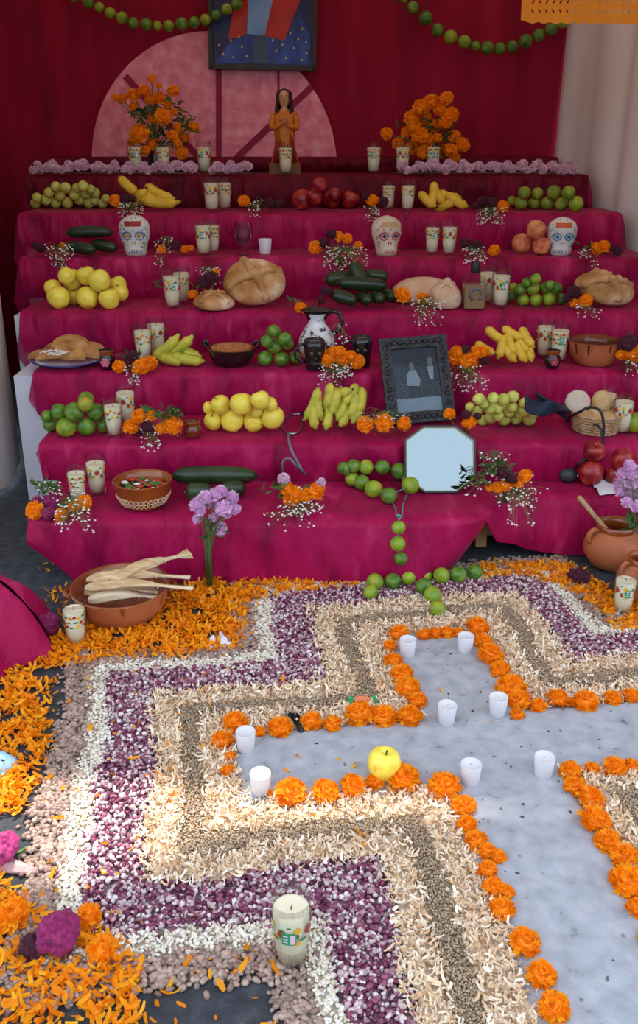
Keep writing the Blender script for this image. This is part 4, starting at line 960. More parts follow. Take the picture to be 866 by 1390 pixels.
# flat pale flower garlands along the top step
def flower_garland(x0, x1, n, lab):
    a = on(7, x0, .04); b = on(7, x1, .04); t = thing('flower_garland', lab, 'garland', (a+b)/2, group='pale flower garlands')
    L = (b-a).length; m = MB().tube([(-L/2, 0, .008), (0, 0, .008), (L/2, 0, .008)], .0018, 5); m.build('string', M_STEM, t)
    for i in range(n):
        x = -L/2+L*(i+.5)/n
        r = .027*random.uniform(.85, 1.15)
        head('k', t, (x, random.uniform(-.012, .012), r*.8+random.uniform(0, .02)), r, .9)
        if i % 2 == 0: head('k', t, (x+.02, random.uniform(.02, .04), r*.8+.028), r*.9, .9)
flower_garland(40, 268, 22, 'left long garland of pale pink flowers on the top step edge')
flower_garland(283, 342, 6, 'short garland of pale pink flowers behind two glasses on the top step')
flower_garland(538, 782, 24, 'right long garland of pale pink flowers on the top step edge')

# ================================================================ marigold vases on the top step
M_VASE = mat('dark_vase', ['2a1410', '40201a'], rough=.3, coat=.4)
def mvase(px, fr, heads, gr_box, lab):
    b = on(7, px, fr); t = thing('marigold_vase', lab, 'vase', b)
    prof = [(0, 0), (.04, 0), (.045, .01), (.05, .06), (.04, .11), (.034, .14), (.04, .165), (.036, .165), (.03, .14), (0, .1)]
    MB().lathe(prof, 22).build('vase', M_VASE, t)
    s = sc(7, fr); Y = b.y; m = MB()
    for i, (x, y, r) in enumerate(heads):
        p = V(x, y, Y-.05+.09*((i*37) % 10)/10-.03)-b
        head('o', t, p, r*s, random.uniform(.5, 1.2))
        m.tube([Vector((0, 0, .12)), Vector((p.x*.35, p.y*.5, .12+(p.z-.12)*.55)), p], .003, 4)
    m.build('stems', M_STEM, t)
    for (x0, y0, x1, y1, n) in gr_box:
        a = V(x0, y0, Y)-b; c = V(x1, y1, Y)-b
        leaves_mesh((a+c)/2, (abs(c.x-a.x)/2, .05, abs(a.z-c.z)/2), n, .05, rs=int(x0)).build('foliage', M_LEAF, t)
mvase(213, .75, Z(0, 0, [(615, 320, 17), (645, 347, 13), (703, 372, 26), (465, 395, 15), (495, 403, 20), (540, 388, 29), (585, 370, 26), (645, 400, 28), (680, 425, 17), (605, 402, 22), (660, 474, 32), (613, 480, 22), (540, 432, 18), (565, 545, 40), (785, 517, 25), (722, 518, 20), (700, 550, 24), (745, 560, 24), (620, 585, 28), (735, 620, 26), (590, 610, 20), (540, 575, 22), (705, 455, 16), (720, 580, 18)]), [(185, 140, 250, 205, 150), (178, 150, 205, 168, 30), (238, 155, 262, 182, 30)], 'dark vase of orange marigolds before the pink half round panel')
mvase(583, .8, [(525, 182, 8), (540, 195, 8), (560, 160, 11), (572, 146, 11), (585, 139, 11), (606, 134, 9), (562, 172, 9), (575, 160, 11), (597, 150, 10), (612, 157, 11), (570, 185, 12), (588, 172, 9), (580, 192, 11), (603, 168, 9), (617, 186, 9), (628, 197, 9), (612, 204, 9), (600, 205, 9), (560, 200, 10), (593, 188, 7), (575, 207, 9), (552, 180, 8), (616, 215, 8)], [(560, 160, 615, 205, 130), (535, 165, 550, 172, 6)], 'dark vase of orange marigolds at the right of the top step')

# ================================================================ praying figurine
b = on(7, 387, .42); s = sc(7, .42); HF = 108*s
fig = thing('praying_figurine', 'painted figurine of a long haired woman in orange robe with praying hands', 'figurine', b)
M_SKIN = mat('painted_skin', ['c08a64', 'd09a74'], rough=.5); M_ROBE = mat('orange_robe', ['b05a14', 'd07a1c', 'a03414'], rough=.5, scale=26, pos=[.3, .5, .7]); M_HAIR = mat('dark_hair', ['2a1a10', '3c2618'], rough=.6); M_BASE = mat('wooden_base', ['6a4020', '84542c'], rough=.6); M_REDP = mat('red_paint', ['8a1814', 'a42418'], rough=.5)
MB().prism([(-.082, -.05), (.082, -.05), (.075, .05), (-.075, .05)], 0, .055).build('base_block', M_BASE, fig, smooth=False)
# continuous body: robe sections up to shoulders, neck and head
sec = [(.055, .074, .050), (.09, .068, .050), (.14, .055, .044), (.18, .052, .042), (.215, .056, .042), (.255, .062, .040), (.29, .064, .036), (.312, .058, .032), (.325, .036, .026), (.334, .019, .019), (.348, .017, .018), (.356, .024, .025), (.37, .030, .033), (.392, .033, .036), (.412, .030, .033), (.426, .018, .02), (.431, 0, 0)]
m = MB(); sg = 24; vs = []
fk = HF/.431
for z, a, d in sec:
    for i in range(sg):
        t = 2*PI*i/sg; wr = 1+(.05*math.sin(t*9) if z < .2 else 0)
        vs.append((a*wr*math.cos(t)*fk, d*wr*math.sin(t)*fk, .055+(z-.055)*fk*.96))
fs = []; mi = []
for j in range(len(sec)-1):
    for i in range(sg): fs.append((j*sg+i, j*sg+(i+1) % sg, (j+1)*sg+(i+1) % sg, (j+1)*sg+i)); mi.append(1 if j >= 8 else 0)
m.v = vs; m.f = fs; m.m = mi
m.build('body', [M_ROBE, M_SKIN], fig)
def fz(z): return .055+(z-.055)*fk*.96
m = MB()
for sx_ in (-1, 1):
    m.tube([(sx_*.056*fk, -.005, fz(.302)), (sx_*.066*fk, -.02*fk, fz(.27)), (sx_*.064*fk, -.03*fk, fz(.235)), (sx_*.04*fk, -.052*fk, fz(.243)), (sx_*.014*fk, -.062*fk, fz(.258))], [.017*fk, .018*fk, .017*fk, .014*fk, .010*fk], 10)
m.build('sleeves', M_ROBE, fig)
m = MB()
for sx_ in (-1, 1):
    m.ell((sx_*.006*fk, -.066*fk, fz(.267)), (.005*fk, .011*fk, .014*fk), 8, 6)
    for q in range(4):
        m.tube([(sx_*.006*fk, (-.073+.0045*q)*fk, fz(.276)), (sx_*.0045*fk, (-.0735+.0045*q)*fk, fz(.290)), (sx_*.003*fk, (-.073+.0045*q)*fk, fz(.302-.002*abs(q-1)))], [.0028*fk, .0026*fk, .0018*fk], 5)
    m.tube([(sx_*.008*fk, -.060*fk, fz(.268)), (sx_*.009*fk, -.056*fk, fz(.278)), (sx_*.006*fk, -.056*fk, fz(.288))], [.003*fk, .0028*fk, .002*fk], 5)
m.build('hands', M_SKIN, fig)
m = MB()
def hairf(u, v):
    a = math.radians(-50+280*u); z = .436-.13*v; r = (.037+.012*v) if v > .12 else .037*math.sqrt(max(.0, v/.12))
    return (r*math.cos(a)*fk*(1+.07*math.sin(u*40)), r*math.sin(a)*fk*1.05+.004, fz(z)+.002)
grid(40, 12, hairf).build('hair', M_HAIR, fig)
m = MB(); m.ell((0, -.037*fk, fz(.385)), (.0045*fk, .007*fk, .008*fk), 8, 6, 0)
for sx_ in (-1, 1): m.ell((sx_*.012*fk, -.0325*fk, fz(.393)), (.005*fk, .003*fk, .0026*fk), 8, 5, 1); m.ell((sx_*.012*fk, -.034*fk, fz(.400)), (.007*fk, .002*fk, .0012*fk), 6, 4, 1)
m.ell((0, -.034*fk, fz(.371)), (.007*fk, .003*fk, .002*fk), 8, 5, 2)
m.build('face', [M_SKIN, M_HAIR, M_REDP], fig)
m = MB()
for i in range(7):
    a = math.radians(-150+20*i); x0 = .066*fk*math.cos(a); y0 = .055*fk*math.sin(a); hh = .09+.05*((i*3) % 4)/3
    m.tube([(x0, y0-.004, .056), (x0*.9, y0*.98-.004, .056+hh*.5), (x0*.78, y0*.9-.002, .056+hh)], [.011, .009, .002], 6)
m.build('painted_flame', M_REDP, fig)

# ================================================================ framed religious style picture (generic blue robe with gold stars)
YP = BACK_Y-.085
A = V(284, 94, YP); Bq = V(429, 97, YP); pw = Bq.x-A.x; ph = .80; pc = (A+Bq)/2
M_FRM = mat('dark_frame', ['1a1412', '2c221c'], rough=.4, scale=20)
M_BLU = mat('blue_robe', ['12235e', '1f3c8c', '3158ae'], rough=.35, scale=7, stretch=(2, 1, .8)); M_BLUD = mat('night_blue', ['101a48', '1a2a66'], rough=.35, scale=5)
M_PRED = mat('picture_red', ['8a1010', 'b02018', 'c03020'], rough=.35, scale=6); M_GOLD = mat('gold_star', ['c8a030', 'dcb848'], rough=.35); M_SKYB = mat('pale_blue_fold', ['5a8ac8', '86acd8'], rough=.35, scale=8); M_TEAL = mat('teal_sash', ['2c4058', '44586c'], rough=.35, scale=8)
pic = thing('framed_painting', 'black framed painting of a star covered blue robe above the figurine', 'painting', (pc.x, YP, pc.z), rot=(-.10, math.atan2(A.z-Bq.z, pw), 0))
MB().box((0, 0, ph/2), (pw-.03, .012, ph-.03)).build('canvas', M_BLUD, pic, smooth=False)
for (c, sz) in (((0, -.006, .012), (pw, .035, .024)), ((0, -.006, ph-.012), (pw, .035, .024)), ((-pw/2+.012, -.006, ph/2), (.024, .035, ph)), ((pw/2-.012, -.006, ph/2), (.024, .035, ph))):
    MB().box(c, sz).build('frame_rail', M_FRM, pic, smooth=False)
def flat(poly, e, mt, name):   # a thin layer of paint on the canvas; poly in fractions of the picture
    W_, H_ = pw-.05, ph-.05
    pts = [((x-.5)*W_, .026+y*H_) for x, y in poly]; n = len(pts)
    vs = [(x, -.006-e, z) for x, z in pts]+[(x, -.006, z) for x, z in pts]
    MB().add(vs, [tuple(range(n))]+[(i, n+i, n+(i+1) % n, (i+1) % n) for i in range(n)]).build(name, mt, pic, smooth=False)
flat([(.02, .01), (.98, .01), (.95, .1), (.88, .19), (.78, .21), (.62, .2), (.5, .2), (.36, .21), (.22, .17), (.1, .1)], .0012, M_BLU, 'painted_robe')
flat([(.75, .17), (.98, .1), (.98, .2), (.88, .34), (.80, .3)], .0010, M_BLU, 'painted_robe')
flat([(.15, .17), (.33, .2), (.36, .5), (.24, .5)], .0016, M_PRED, 'painted_drape'); flat([(.52, .2), (.72, .17), (.88, .45), (.8, .52), (.62, .5)], .0016, M_PRED, 'painted_drape')
flat([(.34, .21), (.52, .2), (.62, .5), (.36, .52)], .0020, M_SKYB, 'painted_bodice'); flat([(.40, .01), (.56, .01), (.54, .2), (.42, .2)], .0020, M_TEAL, 'painted_sash')
for (x, y) in [(.06, .13), (.1, .07), (.18, .16), (.2, .05), (.29, .12), (.34, .06), (.6, .17), (.64, .1), (.7, .14), (.74, .05), (.82, .12), (.9, .04), (.86, .18), (.94, .16), (.9, .25), (.26, .19), (.78, .22), (.95, .09)]:
    flat([(x+.012*math.cos(PI*2*i/10+.3)*(1 if i % 2 else .45)*1.2, y+.010*math.sin(PI*2*i/10+.3)*(1 if i % 2 else .45)*1.2) for i in range(10)], .0026, M_GOLD, 'painted_star')

# ================================================================ lime garlands on the backdrop
M_STR = mat('green_string', ['1c6a4a', '2a8058'], rough=.7)
def lime_string(name, pts, lab, Yp, ext0, ext1, rr=1.0):
    P = [V(x, y, Yp) for x, y, r in pts]; b = sum(P, Vector())/len(P)
    t = thing(name, lab, 'garland', b, group='lime garlands')
    path = [V(*ext0, Yp)-b]+[p-b for p in P]+[V(*ext1, Yp)-b]
    MB().tube(path, .0022, 5).build('string', M_STR, t)
    for (x, y, r), p in zip(pts, P):
        ob('lime', FR['ylime' if random.random() < .35 else 'lime'], t, p-b, (random.uniform(0, 3), 1.57, random.uniform(0, 3)), r*zcam(p.y, p.z)/F*rr)
YL = BACK_Y-.13
lime_string('lime_garland', Z(0, 0, [(300, -18, 25), (358, 8, 25), (403, 30, 20), (447, 53, 22), (494, 72, 24), (540, 94, 23), (594, 99, 24), (638, 105, 19), (684, 105, 22), (737, 97, 25), (787, 90, 23), (832, 80, 22), (874, 62, 20), (910, 40, 20)])[:13]+Z(280, 0, [(83, 38, 22), (123, 17, 22), (150, -18, 20)]), 'lime garland swagged across the backdrop left of the painting', YL, (92, -30), (336, -40))
lime_string('lime_garland', [(540, -6, 7)]+Z(280, 0, [(800, -5, 17), (838, 30, 24)])+Z(576, 0, [(5, 73, 28), (54, 122, 26), (106, 150, 27), (162, 169, 26), (208, 186, 20), (255, 193, 26), (306, 196, 24), (356, 188, 24), (411, 166, 27), (464, 142, 25), (515, 117, 26), (558, 92, 22)]), 'lime garland swagged across the backdrop at the upper right', YL, (532, -30), (776, 14), 1.0)

# ================================================================ orange cut paper banner
YB = 3.02
M_PAP = mat('orange_paper', ['e48a10', 'f09a1c'], rough=.7, scale=12, transl=.4)
a0 = V(704, 30, YB); x1 = 1.62; zt = a0.z+.19
cu = bpy.data.curves.new('paper', 'CURVE'); cu.dimensions = '2D'; cu.fill_mode = 'BOTH'; cu.extrude = .0003
def spl(pts):
    sp = cu.splines.new('POLY'); sp.points.add(len(pts)-1); sp.use_cyclic_u = True
    for q, (x, y) in zip(sp.points, pts): q.co = (x, y, 0, 1)
Wp = x1-a0.x; n = 56; out = [(0, .19), (0.006, .02)]
for i in range(n+1):
    x = .006+(Wp-.006)*i/n; out += [(x, -.004+.0055*abs(math.sin(i*1.571))+(.010 if i < 1 else 0)-.012*x/Wp)]
out += [(Wp, .19)]
spl(out)
for c in range(5):
    x0 = .04+c*.20
    for i in range(8):
        for sg_, yy in ((1, .055), (-1, .030)):
            cxp = x0+.021*i; a = (.9 if sg_ > 0 else -.9)*(1 if c % 2 == 0 else -1); L_ = .009
            spl([(cxp+L_*math.cos(a), yy+L_*math.sin(a)), (cxp+.0028*math.sin(a), yy-.0028*math.cos(a)), (cxp-L_*math.cos(a), yy-L_*math.sin(a)), (cxp-.0028*math.sin(a), yy+.0028*math.cos(a))])
    for i in range(4):
        cxp = x0+.02+.04*i
        spl([(cxp+.012*math.cos(t*PI/4), .115+.016*math.sin(t*PI/4)) for t in range(8)])
co = bpy.data.objects.new('tmp', cu); COL.objects.link(co)
dg = bpy.context.evaluated_depsgraph_get(); me = bpy.data.meshes.new_from_object(co.evaluated_get(dg)); bpy.data.objects.remove(co)
me.materials.clear(); me.materials.append(M_PAP)
pb = ob('cut_paper_banner', me, None, (a0.x, YB, a0.z), (PI/2, 0, 0)); tag(pb, 'orange cut paper banner with leaf shaped holes at the upper right', 'banner')
MB().tube([(-3.2, .19, 0), (Wp*.5, .1915, 0), (Wp+.12, .192, 0)], .0012, 5).build('string', mat('white_string', ['c8c4bc']), pb)
# ================================================================ sugar skulls
SKT = [(0, .24, .22, .10), (.06, .275, .27, .14), (.18, .29, .295, .22), (.30, .31, .295, .30), (.42, .36, .31, .38), (.55, .385, .335, .44), (.70, .39, .36, .46), (.83, .345, .32, .42), (.93, .23, .22, .30), (.985, .10, .10, .13), (1.0, .005, .005, .005)]
def skI(z):
    for a, b in zip(SKT, SKT[1:]):
        if a[0] <= z <= b[0]:
            t = (z-a[0])/(b[0]-a[0]); return [a[i]+(b[i]-a[i])*t for i in (1, 2, 3)]
    return [.005]*3
def sks(x, z, e=.0):
    w_, f_, b_ = skI(z); q = max(0, 1-(x/w_)**2); return Vector((x, -f_*math.sqrt(q)-e, z))
def skull(p, h, rz, lab, bone, plate, eye, trim, dots):
    t = thing('sugar_skull', lab, 'skull', p, rz, 'sugar skulls'); t.scale = (h, h, h)
    m = MB(); sg, ng = 30, 26; vs = []
    for j in range(ng):
        z = j/(ng-1); w_, f_, b_ = skI(z)
        for i in range(sg):
            a = 2*PI*i/sg; x = w_*math.cos(a); y = (f_ if math.sin(a) < 0 else b_)*math.sin(a)
            if y < 0:
                for ex in (-.155, .155):
                    y += .075*math.exp(-((x-ex)**2+(z-.50)**2)/.0065)
                y += .05*math.exp(-(x*x/.0022+(z-.34)**2/.004)) + .02*math.exp(-((z-.24)**2)/.0018)
            vs.append((x, y, z))
    fs = [(j*sg+i, j*sg+(i+1) % sg, (j+1)*sg+(i+1) % sg, (j+1)*sg+i) for j in range(ng-1) for i in range(sg)]
    fs.append(tuple(reversed(range(sg)))); m.add(vs, fs).build('skull', bone, t)
    for ex in (-.155, .155):
        c = sks(ex, .50, -.02)
        st = MB(); n = 12; q = [c+Vector((math.cos(2*PI*i/n)*.075*(1 if i % 2 else .5), -.014, math.sin(2*PI*i/n)*.062*(1 if i % 2 else .5))) for i in range(n)]
        st.add(q+[c+Vector((0, -.035, 0))], [(i, (i+1) % n, n) for i in range(n)]); st.build('foil_eye', eye, t, smooth=False)
        rg = MB(); pts = []
        for i in range(17):
            a = 2*PI*i/16; k = 1+.13*math.cos(a*8); x = ex+.105*k*math.cos(a); z = .50+.10*k*math.sin(a); pts.append(sks(x, z, .006-.075*math.exp(-((x-ex)**2+(z-.5)**2)/.0065)*.9))
        rg.tube(pts, .014, 5, cap=False).build('icing_ring', trim, t)
    nm = MB()
    for ex in (-.032, .032): nm.ell(sks(ex, .335, -.03), (.018, .012, .045), 8, 6)
    nm.build('nose', dots[0], t)
    tm = MB(); te = MB()
    for i in range(6):
        x = -.16+.064*i; tm.ell(sks(x, .12, .0), (.034, .016, .055), 8, 6); te.ell(sks(x, .12, .012), (.021, .012, .038), 8, 6)
    tm.build('icing_teeth_outline', trim, t); te.build('teeth', bone, t)
    pl = MB(); nx = 8
    for e, mi in ((.018, 0),):
        vs = []
        for j in (0, 1):
            for i in range(nx+1): vs.append(sks(-.21+.42*i/nx, .735+.125*j, e))
        for j in (0, 1):
            for i in range(nx+1): vs.append(sks(-.21+.42*i/nx, .735+.125*j, -.004))
        k = nx+1
        fs = [(i, i+1, k+i+1, k+i) for i in range(nx)]+[(i+2*k, i+1+2*k, i+1, i) for i in range(nx)]+[(k+i, k+i+1, 3*k+i+1, 3*k+i) for i in range(nx)]+[(0, k, 3*k, 2*k), (nx, 2*k+nx, 3*k+nx, k+nx)]
        pl.add(vs, fs)
    pl.build('forehead_plate', plate, t, smooth=False)
    r_ = random.Random(lab); groups = {}
    for i in range(46):
        x = r_.uniform(-.33, .33); z = r_.uniform(.08, .95); w_ = skI(z)[0]
        if abs(x) > w_*.93 or (abs(x) < .26 and .36 < z < .64) or (abs(x) < .22 and .7 < z < .88) or (abs(x) < .19 and z < .4): continue
        c = dots[i % len(dots)]
        groups.setdefault(c, MB()).ell(sks(x, z, .0), (.020, .014, .020), 6, 4)
    for sx_ in (-1, 1):
        for j in range(3):
            pts = [sks(sx_*(skI(z)[0]*.80+.03*math.sin(z*30+j)), z, .004) for z in [(.2+.2*j)+.02*q for q in range(9)]]
            groups.setdefault(dots[j % len(dots)], MB()).tube(pts, .010, 4)
    for c, mm in groups.items(): mm.build('icing', c, t)['kind'] = 'stuff'
    return t
M_BONE = mat('sugar_white', ['ccc8c0', 'dcd8d0'], rough=.6, scale=5); M_BONE2 = mat('sugar_cream', ['c8b8a4', 'd8c8b4'], rough=.6, scale=5)
M_ICB = mat('icing_blue', ['2058a0', '2c70b8'], rough=.4); M_ICG = mat('icing_green', ['5aa030', '78b83c'], rough=.4); M_ICT = mat('icing_teal', ['1c8c94', '28a4a8'], rough=.4); M_ICR = mat('icing_red', ['a81c20', 'c03028'], rough=.4); M_ICV = mat('foil_violet', ['4a2880', '5c3a98'], rough=.25, metal=.7); M_FOY = mat('foil_gold', ['e0b010', 'f4cc20'], rough=.25, metal=.6); M_FOT = mat('foil_teal', ['108c98', '20b0b4'], rough=.25, metal=.6)
M_PLR = mat('plate_red', ['8c1c20', 'a02a2a'], rough=.5); M_PLT = mat('plate_tan', ['b09060', 'c4a470'], rough=.5); M_PLO = mat('plate_orange', ['c05028', 'd0602e'], rough=.5)
skull(on(5, 185, .3), 53*sc(5, .3), .05, 'white sugar skull with gold eyes, red forehead plate and green icing', M_BONE, M_PLR, M_FOY, M_ICB, [M_ICG, M_ICB, M_ICT])
skull(on(5, 524, .3), 52*sc(5, .3), .25, 'cream sugar skull with violet eyes and red icing below the marigold', M_BONE2, M_PLT, M_ICV, M_ICR, [M_ICR, M_ICR, M_PLO])
skull(on(5, 760, .32), 50*sc(5, .32), -.12, 'white sugar skull with teal eyes and orange plate beside blush apples', M_BONE, M_PLO, M_FOT, M_ICB, [M_ICB, M_ICG, M_ICT])

# ================================================================ breads
M_BREAD = mat('bread_crust', ['8a5426', 'b07c46', 'cca072', 'eadac2'], rough=.75, scale=9, bump=.3, bscale=30, detail=6)
M_BREADP = mat('pale_bread', ['c49a78', 'd4b090', 'e2c8ae'], rough=.8, scale=8, bump=.3, bscale=30, detail=6)
def bread(p, rx, ry, h, rot, lab, mt, bones=True, lift=0.0):
    t = thing('bread_loaf', lab, 'bread', p+Vector((0, 0, lift)), rot=rot, group='breads')
    pr = [(0, 0), (.7, 0), (.93, .10), (1.0, .30), (.96, .52), (.82, .74), (.58, .90), (.3, .98), (0, 1.0)]
    m = MB().lathe([(r, z*h) for r, z in pr], 30, sx=rx, sy=ry, rip=lambda a, z: 1+.05*nz(math.cos(a)*1.6+p.x*9, math.sin(a)*1.6, z*9)); m.build('crumb_body', mt, t)
    if bones:
        def dome(u): return h*(max(0, 1-u**2.6))**.62
        for q in range(4):
            a = .4+q*PI/2; pts = []; rad = []
            for i in range(9):
                u = .16+.74*i/8; pts.append((u*rx*math.cos(a), u*ry*math.sin(a), dome(u)*1.02+.004)); rad.append(rx*(.17 if i in (1, 7) else .13 if i in (0, 8, 4) else .105))
            MB().tube(pts, rad, 7).build('bone_strip', mt, t)
        MB().ell((0, 0, h*1.02), (rx*.24, ry*.24, h*.30), 12, 8).build('knob', mt, t)
    return t
s4 = sc(4, .4)
bread(on(4, 346, .48), 42*s4, 36*s4, .085, (.85, 0, .1), 'large round bread with bone strips leaning behind the small bread', M_BREAD, True, .085)
bread(on(4, 291, .2), 28*s4, 25*s4, .055, (.15, 0, .5), 'small flat round bread left of the large round bread', M_BREAD, True, .01)
bread(on(4, 574, .68), 44*s4, 26*s4, .085, (.35, 0, 0), 'wide pale bread behind the smaller pale bread', M_BREADP, False, .022)
bread(on(4, 602, .28), 23*s4, 22*s4, .095, (.25, 0, .3), 'pale knobbly bread left of the square bottle', M_BREADP, True, .012)
bread(on(4, 814, .42), 43*s4, 24*s4, .085, (.7, .22, .1), 'long sugared bread at the right end of the fourth step', M_BREAD, True, .055)

# ================================================================ bottle, goblet
M_LIQ = mat('amber_liquor', ['8a6a48', '9c7a54'], rough=.15, spec=.5, coat=.5); M_CAP = mat('dark_cap', ['1c1412', '2c201c'], rough=.4); M_SILV = mat('pewter', ['6a6e76', '868a92'], rough=.35, metal=.7)
b = on(4, 642, .2); s = s4; bt = thing('square_bottle', 'square clear bottle of amber liquor with a horseshoe emblem', 'bottle', b, .08)
bw, bh, bd = 15*s, 41*s, 11*s
def rrect(w_, d_, z, c=.22):
    return [(w_*x, d_*y, z) for x, y in ((-1+c, -1), (1-c, -1), (1, -1+c), (1, 1-c), (1-c, 1), (-1+c, 1), (-1, 1-c), (-1, -1+c))]
def loft(rings, mi=0, mb=None):
    mb = mb or MB(); n = len(rings[0]); vs = [q for r in rings for q in r]
    fs = [(j*n+i, j*n+(i+1) % n, (j+1)*n+(i+1) % n, (j+1)*n+i) for j in range(len(rings)-1) for i in range(n)]
    fs += [tuple(reversed(range(n))), tuple((len(rings)-1)*n+i for i in range(n))]
    return mb.add(vs, fs, mi)
loft([rrect(bw*.94, bd*.94, .0), rrect(bw, bd, .006), rrect(bw, bd, bh*.93), rrect(bw*.85, bd*.85, bh), rrect(bw*.32, bd*.42, bh*1.08), rrect(bw*.30, bd*.40, bh*1.28)]).build('glass', M_GLASS, bt, smooth=False)
loft([rrect(bw*.9, bd*.9, .006), rrect(bw*.93, bd*.93, .012), rrect(bw*.93, bd*.93, bh*.80)]).build('liquor', M_LIQ, bt, smooth=False)
MB().lathe([(0, bh*1.15), (bw*.38, bh*1.15), (bw*.42, bh*1.2), (bw*.42, bh*1.48), (bw*.36, bh*1.52), (0, bh*1.52)], 18).build('cap', M_CAP, bt)
MB().tube([(.52*bw*math.cos(a), -bd-.002, bh*.50+.52*bw*math.sin(a)*1.05) for a in [math.radians(-55+290*i/16) for i in range(17)]], .0045, 6).build('horseshoe_emblem', M_SILV, bt)
b = on(5, 331, .35); s = sc(5, .35); gh_ = 43*s; gw = 13*s
gb = thing('water_goblet', 'clear stemmed goblet of water left of the white votive', 'goblet', b)
MB().lathe([(0, 0), (gw*.72, 0), (gw*.74, .003), (gw*.25, .010), (gw*.2, gh_*.18), (gw*.3, gh_*.24), (gw*.8, gh_*.36), (gw, gh_*.58), (gw*.92, gh_), (gw*.88, gh_), (gw*.95, gh_*.58), (gw*.76, gh_*.38), (gw*.2, gh_*.28), (0, gh_*.27)], 28).build('glass', glass_mat('goblet_glass', 'f4f6f6', .6), gb)
MB().lathe([(0, gh_*.275), (gw*.7, gh_*.385), (gw*.93, gh_*.58), (gw*.895, gh_*.86), (0, gh_*.86)], 28).build('water', glass_mat('water', 'eef4f4', .3), gb)

# ================================================================ plate of fried turnovers
M_CER = mat('white_glaze', ['d8d8dc', 'e4e4e8'], rough=.25, coat=.4); M_COB = mat('cobalt_rim', ['142a80', '20389c'], rough=.25, coat=.4)
M_FRY = mat('fried_dough', ['8a5428', 'b07c44', 'c8985c'], rough=.65, scale=22, bump=.4, bscale=50, rand=.08); M_CHE = mat('white_cheese', ['e8e4da', 'f2eee6'], rough=.7)
b = on(3, 93, .40); R = 50*sc(3, .4); pl = thing('dinner_plate', 'white plate with a blue rim under the fried turnovers', 'plate', b)
MB().lathe([(0, 0), (R*.55, 0), (R*.62, .006), (R*.9, .018), (R*.88, .022), (R*.6, .011), (0, .009)], 40).build('plate', M_CER, pl)
MB().lathe([(R*.88, .0165), (R*.98, .0205), (R, .024), (R*.97, .0255), (R*.86, .0215)], 40).build('blue_rim', M_COB, pl)
TL = ['leftmost', 'second from left', 'front left', 'topmost rear', 'front middle', 'rear right', 'rightmost', 'rear middle']
for i, (dx, dy, dz, rz, sz) in enumerate([(-.085, .01, .034, .3, 1.05), (-.04, .06, .050, -.2, 1.15), (-.045, -.03, .044, .1, 1.05), (-.01, .07, .078, .5, 1.2), (.02, -.035, .044, -.25, 1.15), (.06, .055, .056, .2, 1.15), (.085, -.005, .042, -.1, 1.1), (.02, .02, .066, 0, 1.2)]):
    def tn(u, v, sz=sz, i=i):
        a = PI*u; r = .062*sz*v
        return (r*math.cos(a), r*math.sin(a)*.85-.02, .0)
    m = MB(); n = 13
    for sd in (1, -1):
        vs = []
        for j in range(5):
            for q in range(n):
                a = PI*q/(n-1); r = .064*sz*j/4
                vs.append((r*math.cos(a), r*math.sin(a)*.8-.025, sd*(.012*math.sin(PI*min(1, (1-j/4)*.9+.05))*math.sin(a*.9+.15)+.001)+.003*nz(q*.7+i, j*.9)))
        fs = [(j*n+q, j*n+q+1, (j+1)*n+q+1, (j+1)*n+q) for j in range(4) for q in range(n-1)]
        m.add(vs, fs)
    o = m.build('fried_turnover', M_FRY, None, loc=b+Vector((dx*1.15, dy, dz)), rot=(.62+.12*math.sin(i*2), .1*math.cos(i), rz)); tag(o, '%s folded fried turnover on the blue rimmed plate' % TL[i], 'food', 'fried turnovers on the plate')
m = MB()
for i in range(16):
    x, y = random.uniform(-.045, .03), random.uniform(-.09, -.05); a = random.uniform(0, 3); z = .055+random.uniform(0, .012)
    m.tube([(x, y, z), (x+.016*math.cos(a), y+.01*math.sin(a), z+.003), (x+.03*math.cos(a+.4), y+.018*math.sin(a+.4), z-.003)], .0028, 5)
o = m.build('shredded_cheese', M_CHE, None, loc=b+Vector((-.02, -.005, 0))); tag(o, 'white shredded cheese and cabbage on the fried turnovers', 'food', kind='stuff')

# ================================================================ clay ware
M_CLAY = mat('red_clay', ['9a5230', 'b0643c', 'bc744a'], rough=.6, scale=7, bump=.1, bscale=40); M_GLZ = mat('brown_glaze', ['4a1e0c', '6a2c12', '80381a'], rough=.2, scale=7, coat=.5); M_GLZ2 = mat('amber_glaze', ['7a3814', '8e4418', 'a05420'], rough=.22, scale=7, coat=.5)
M_BLKC = mat('black_clay', ['141012', '221a1c'], rough=.25, coat=.5, scale=12); M_SALSA = mat('dark_mole', ['2c100a', '401810'], rough=.25, coat=.4)
def bowl_prof(R, h, th=.008, base=.62, lip=1.04):
    return [(0, 0), (R*base, 0), (R*(base+.10), h*.06), (R*.93, h*.45), (R*.98, h*.75), (R*lip, h*.97), (R*lip-th*.3, h), (R*lip-th, h*.98), (R*.98-th, h*.72), (R*.9-th, h*.4), (R*base, h*.13), (0, h*.1)]
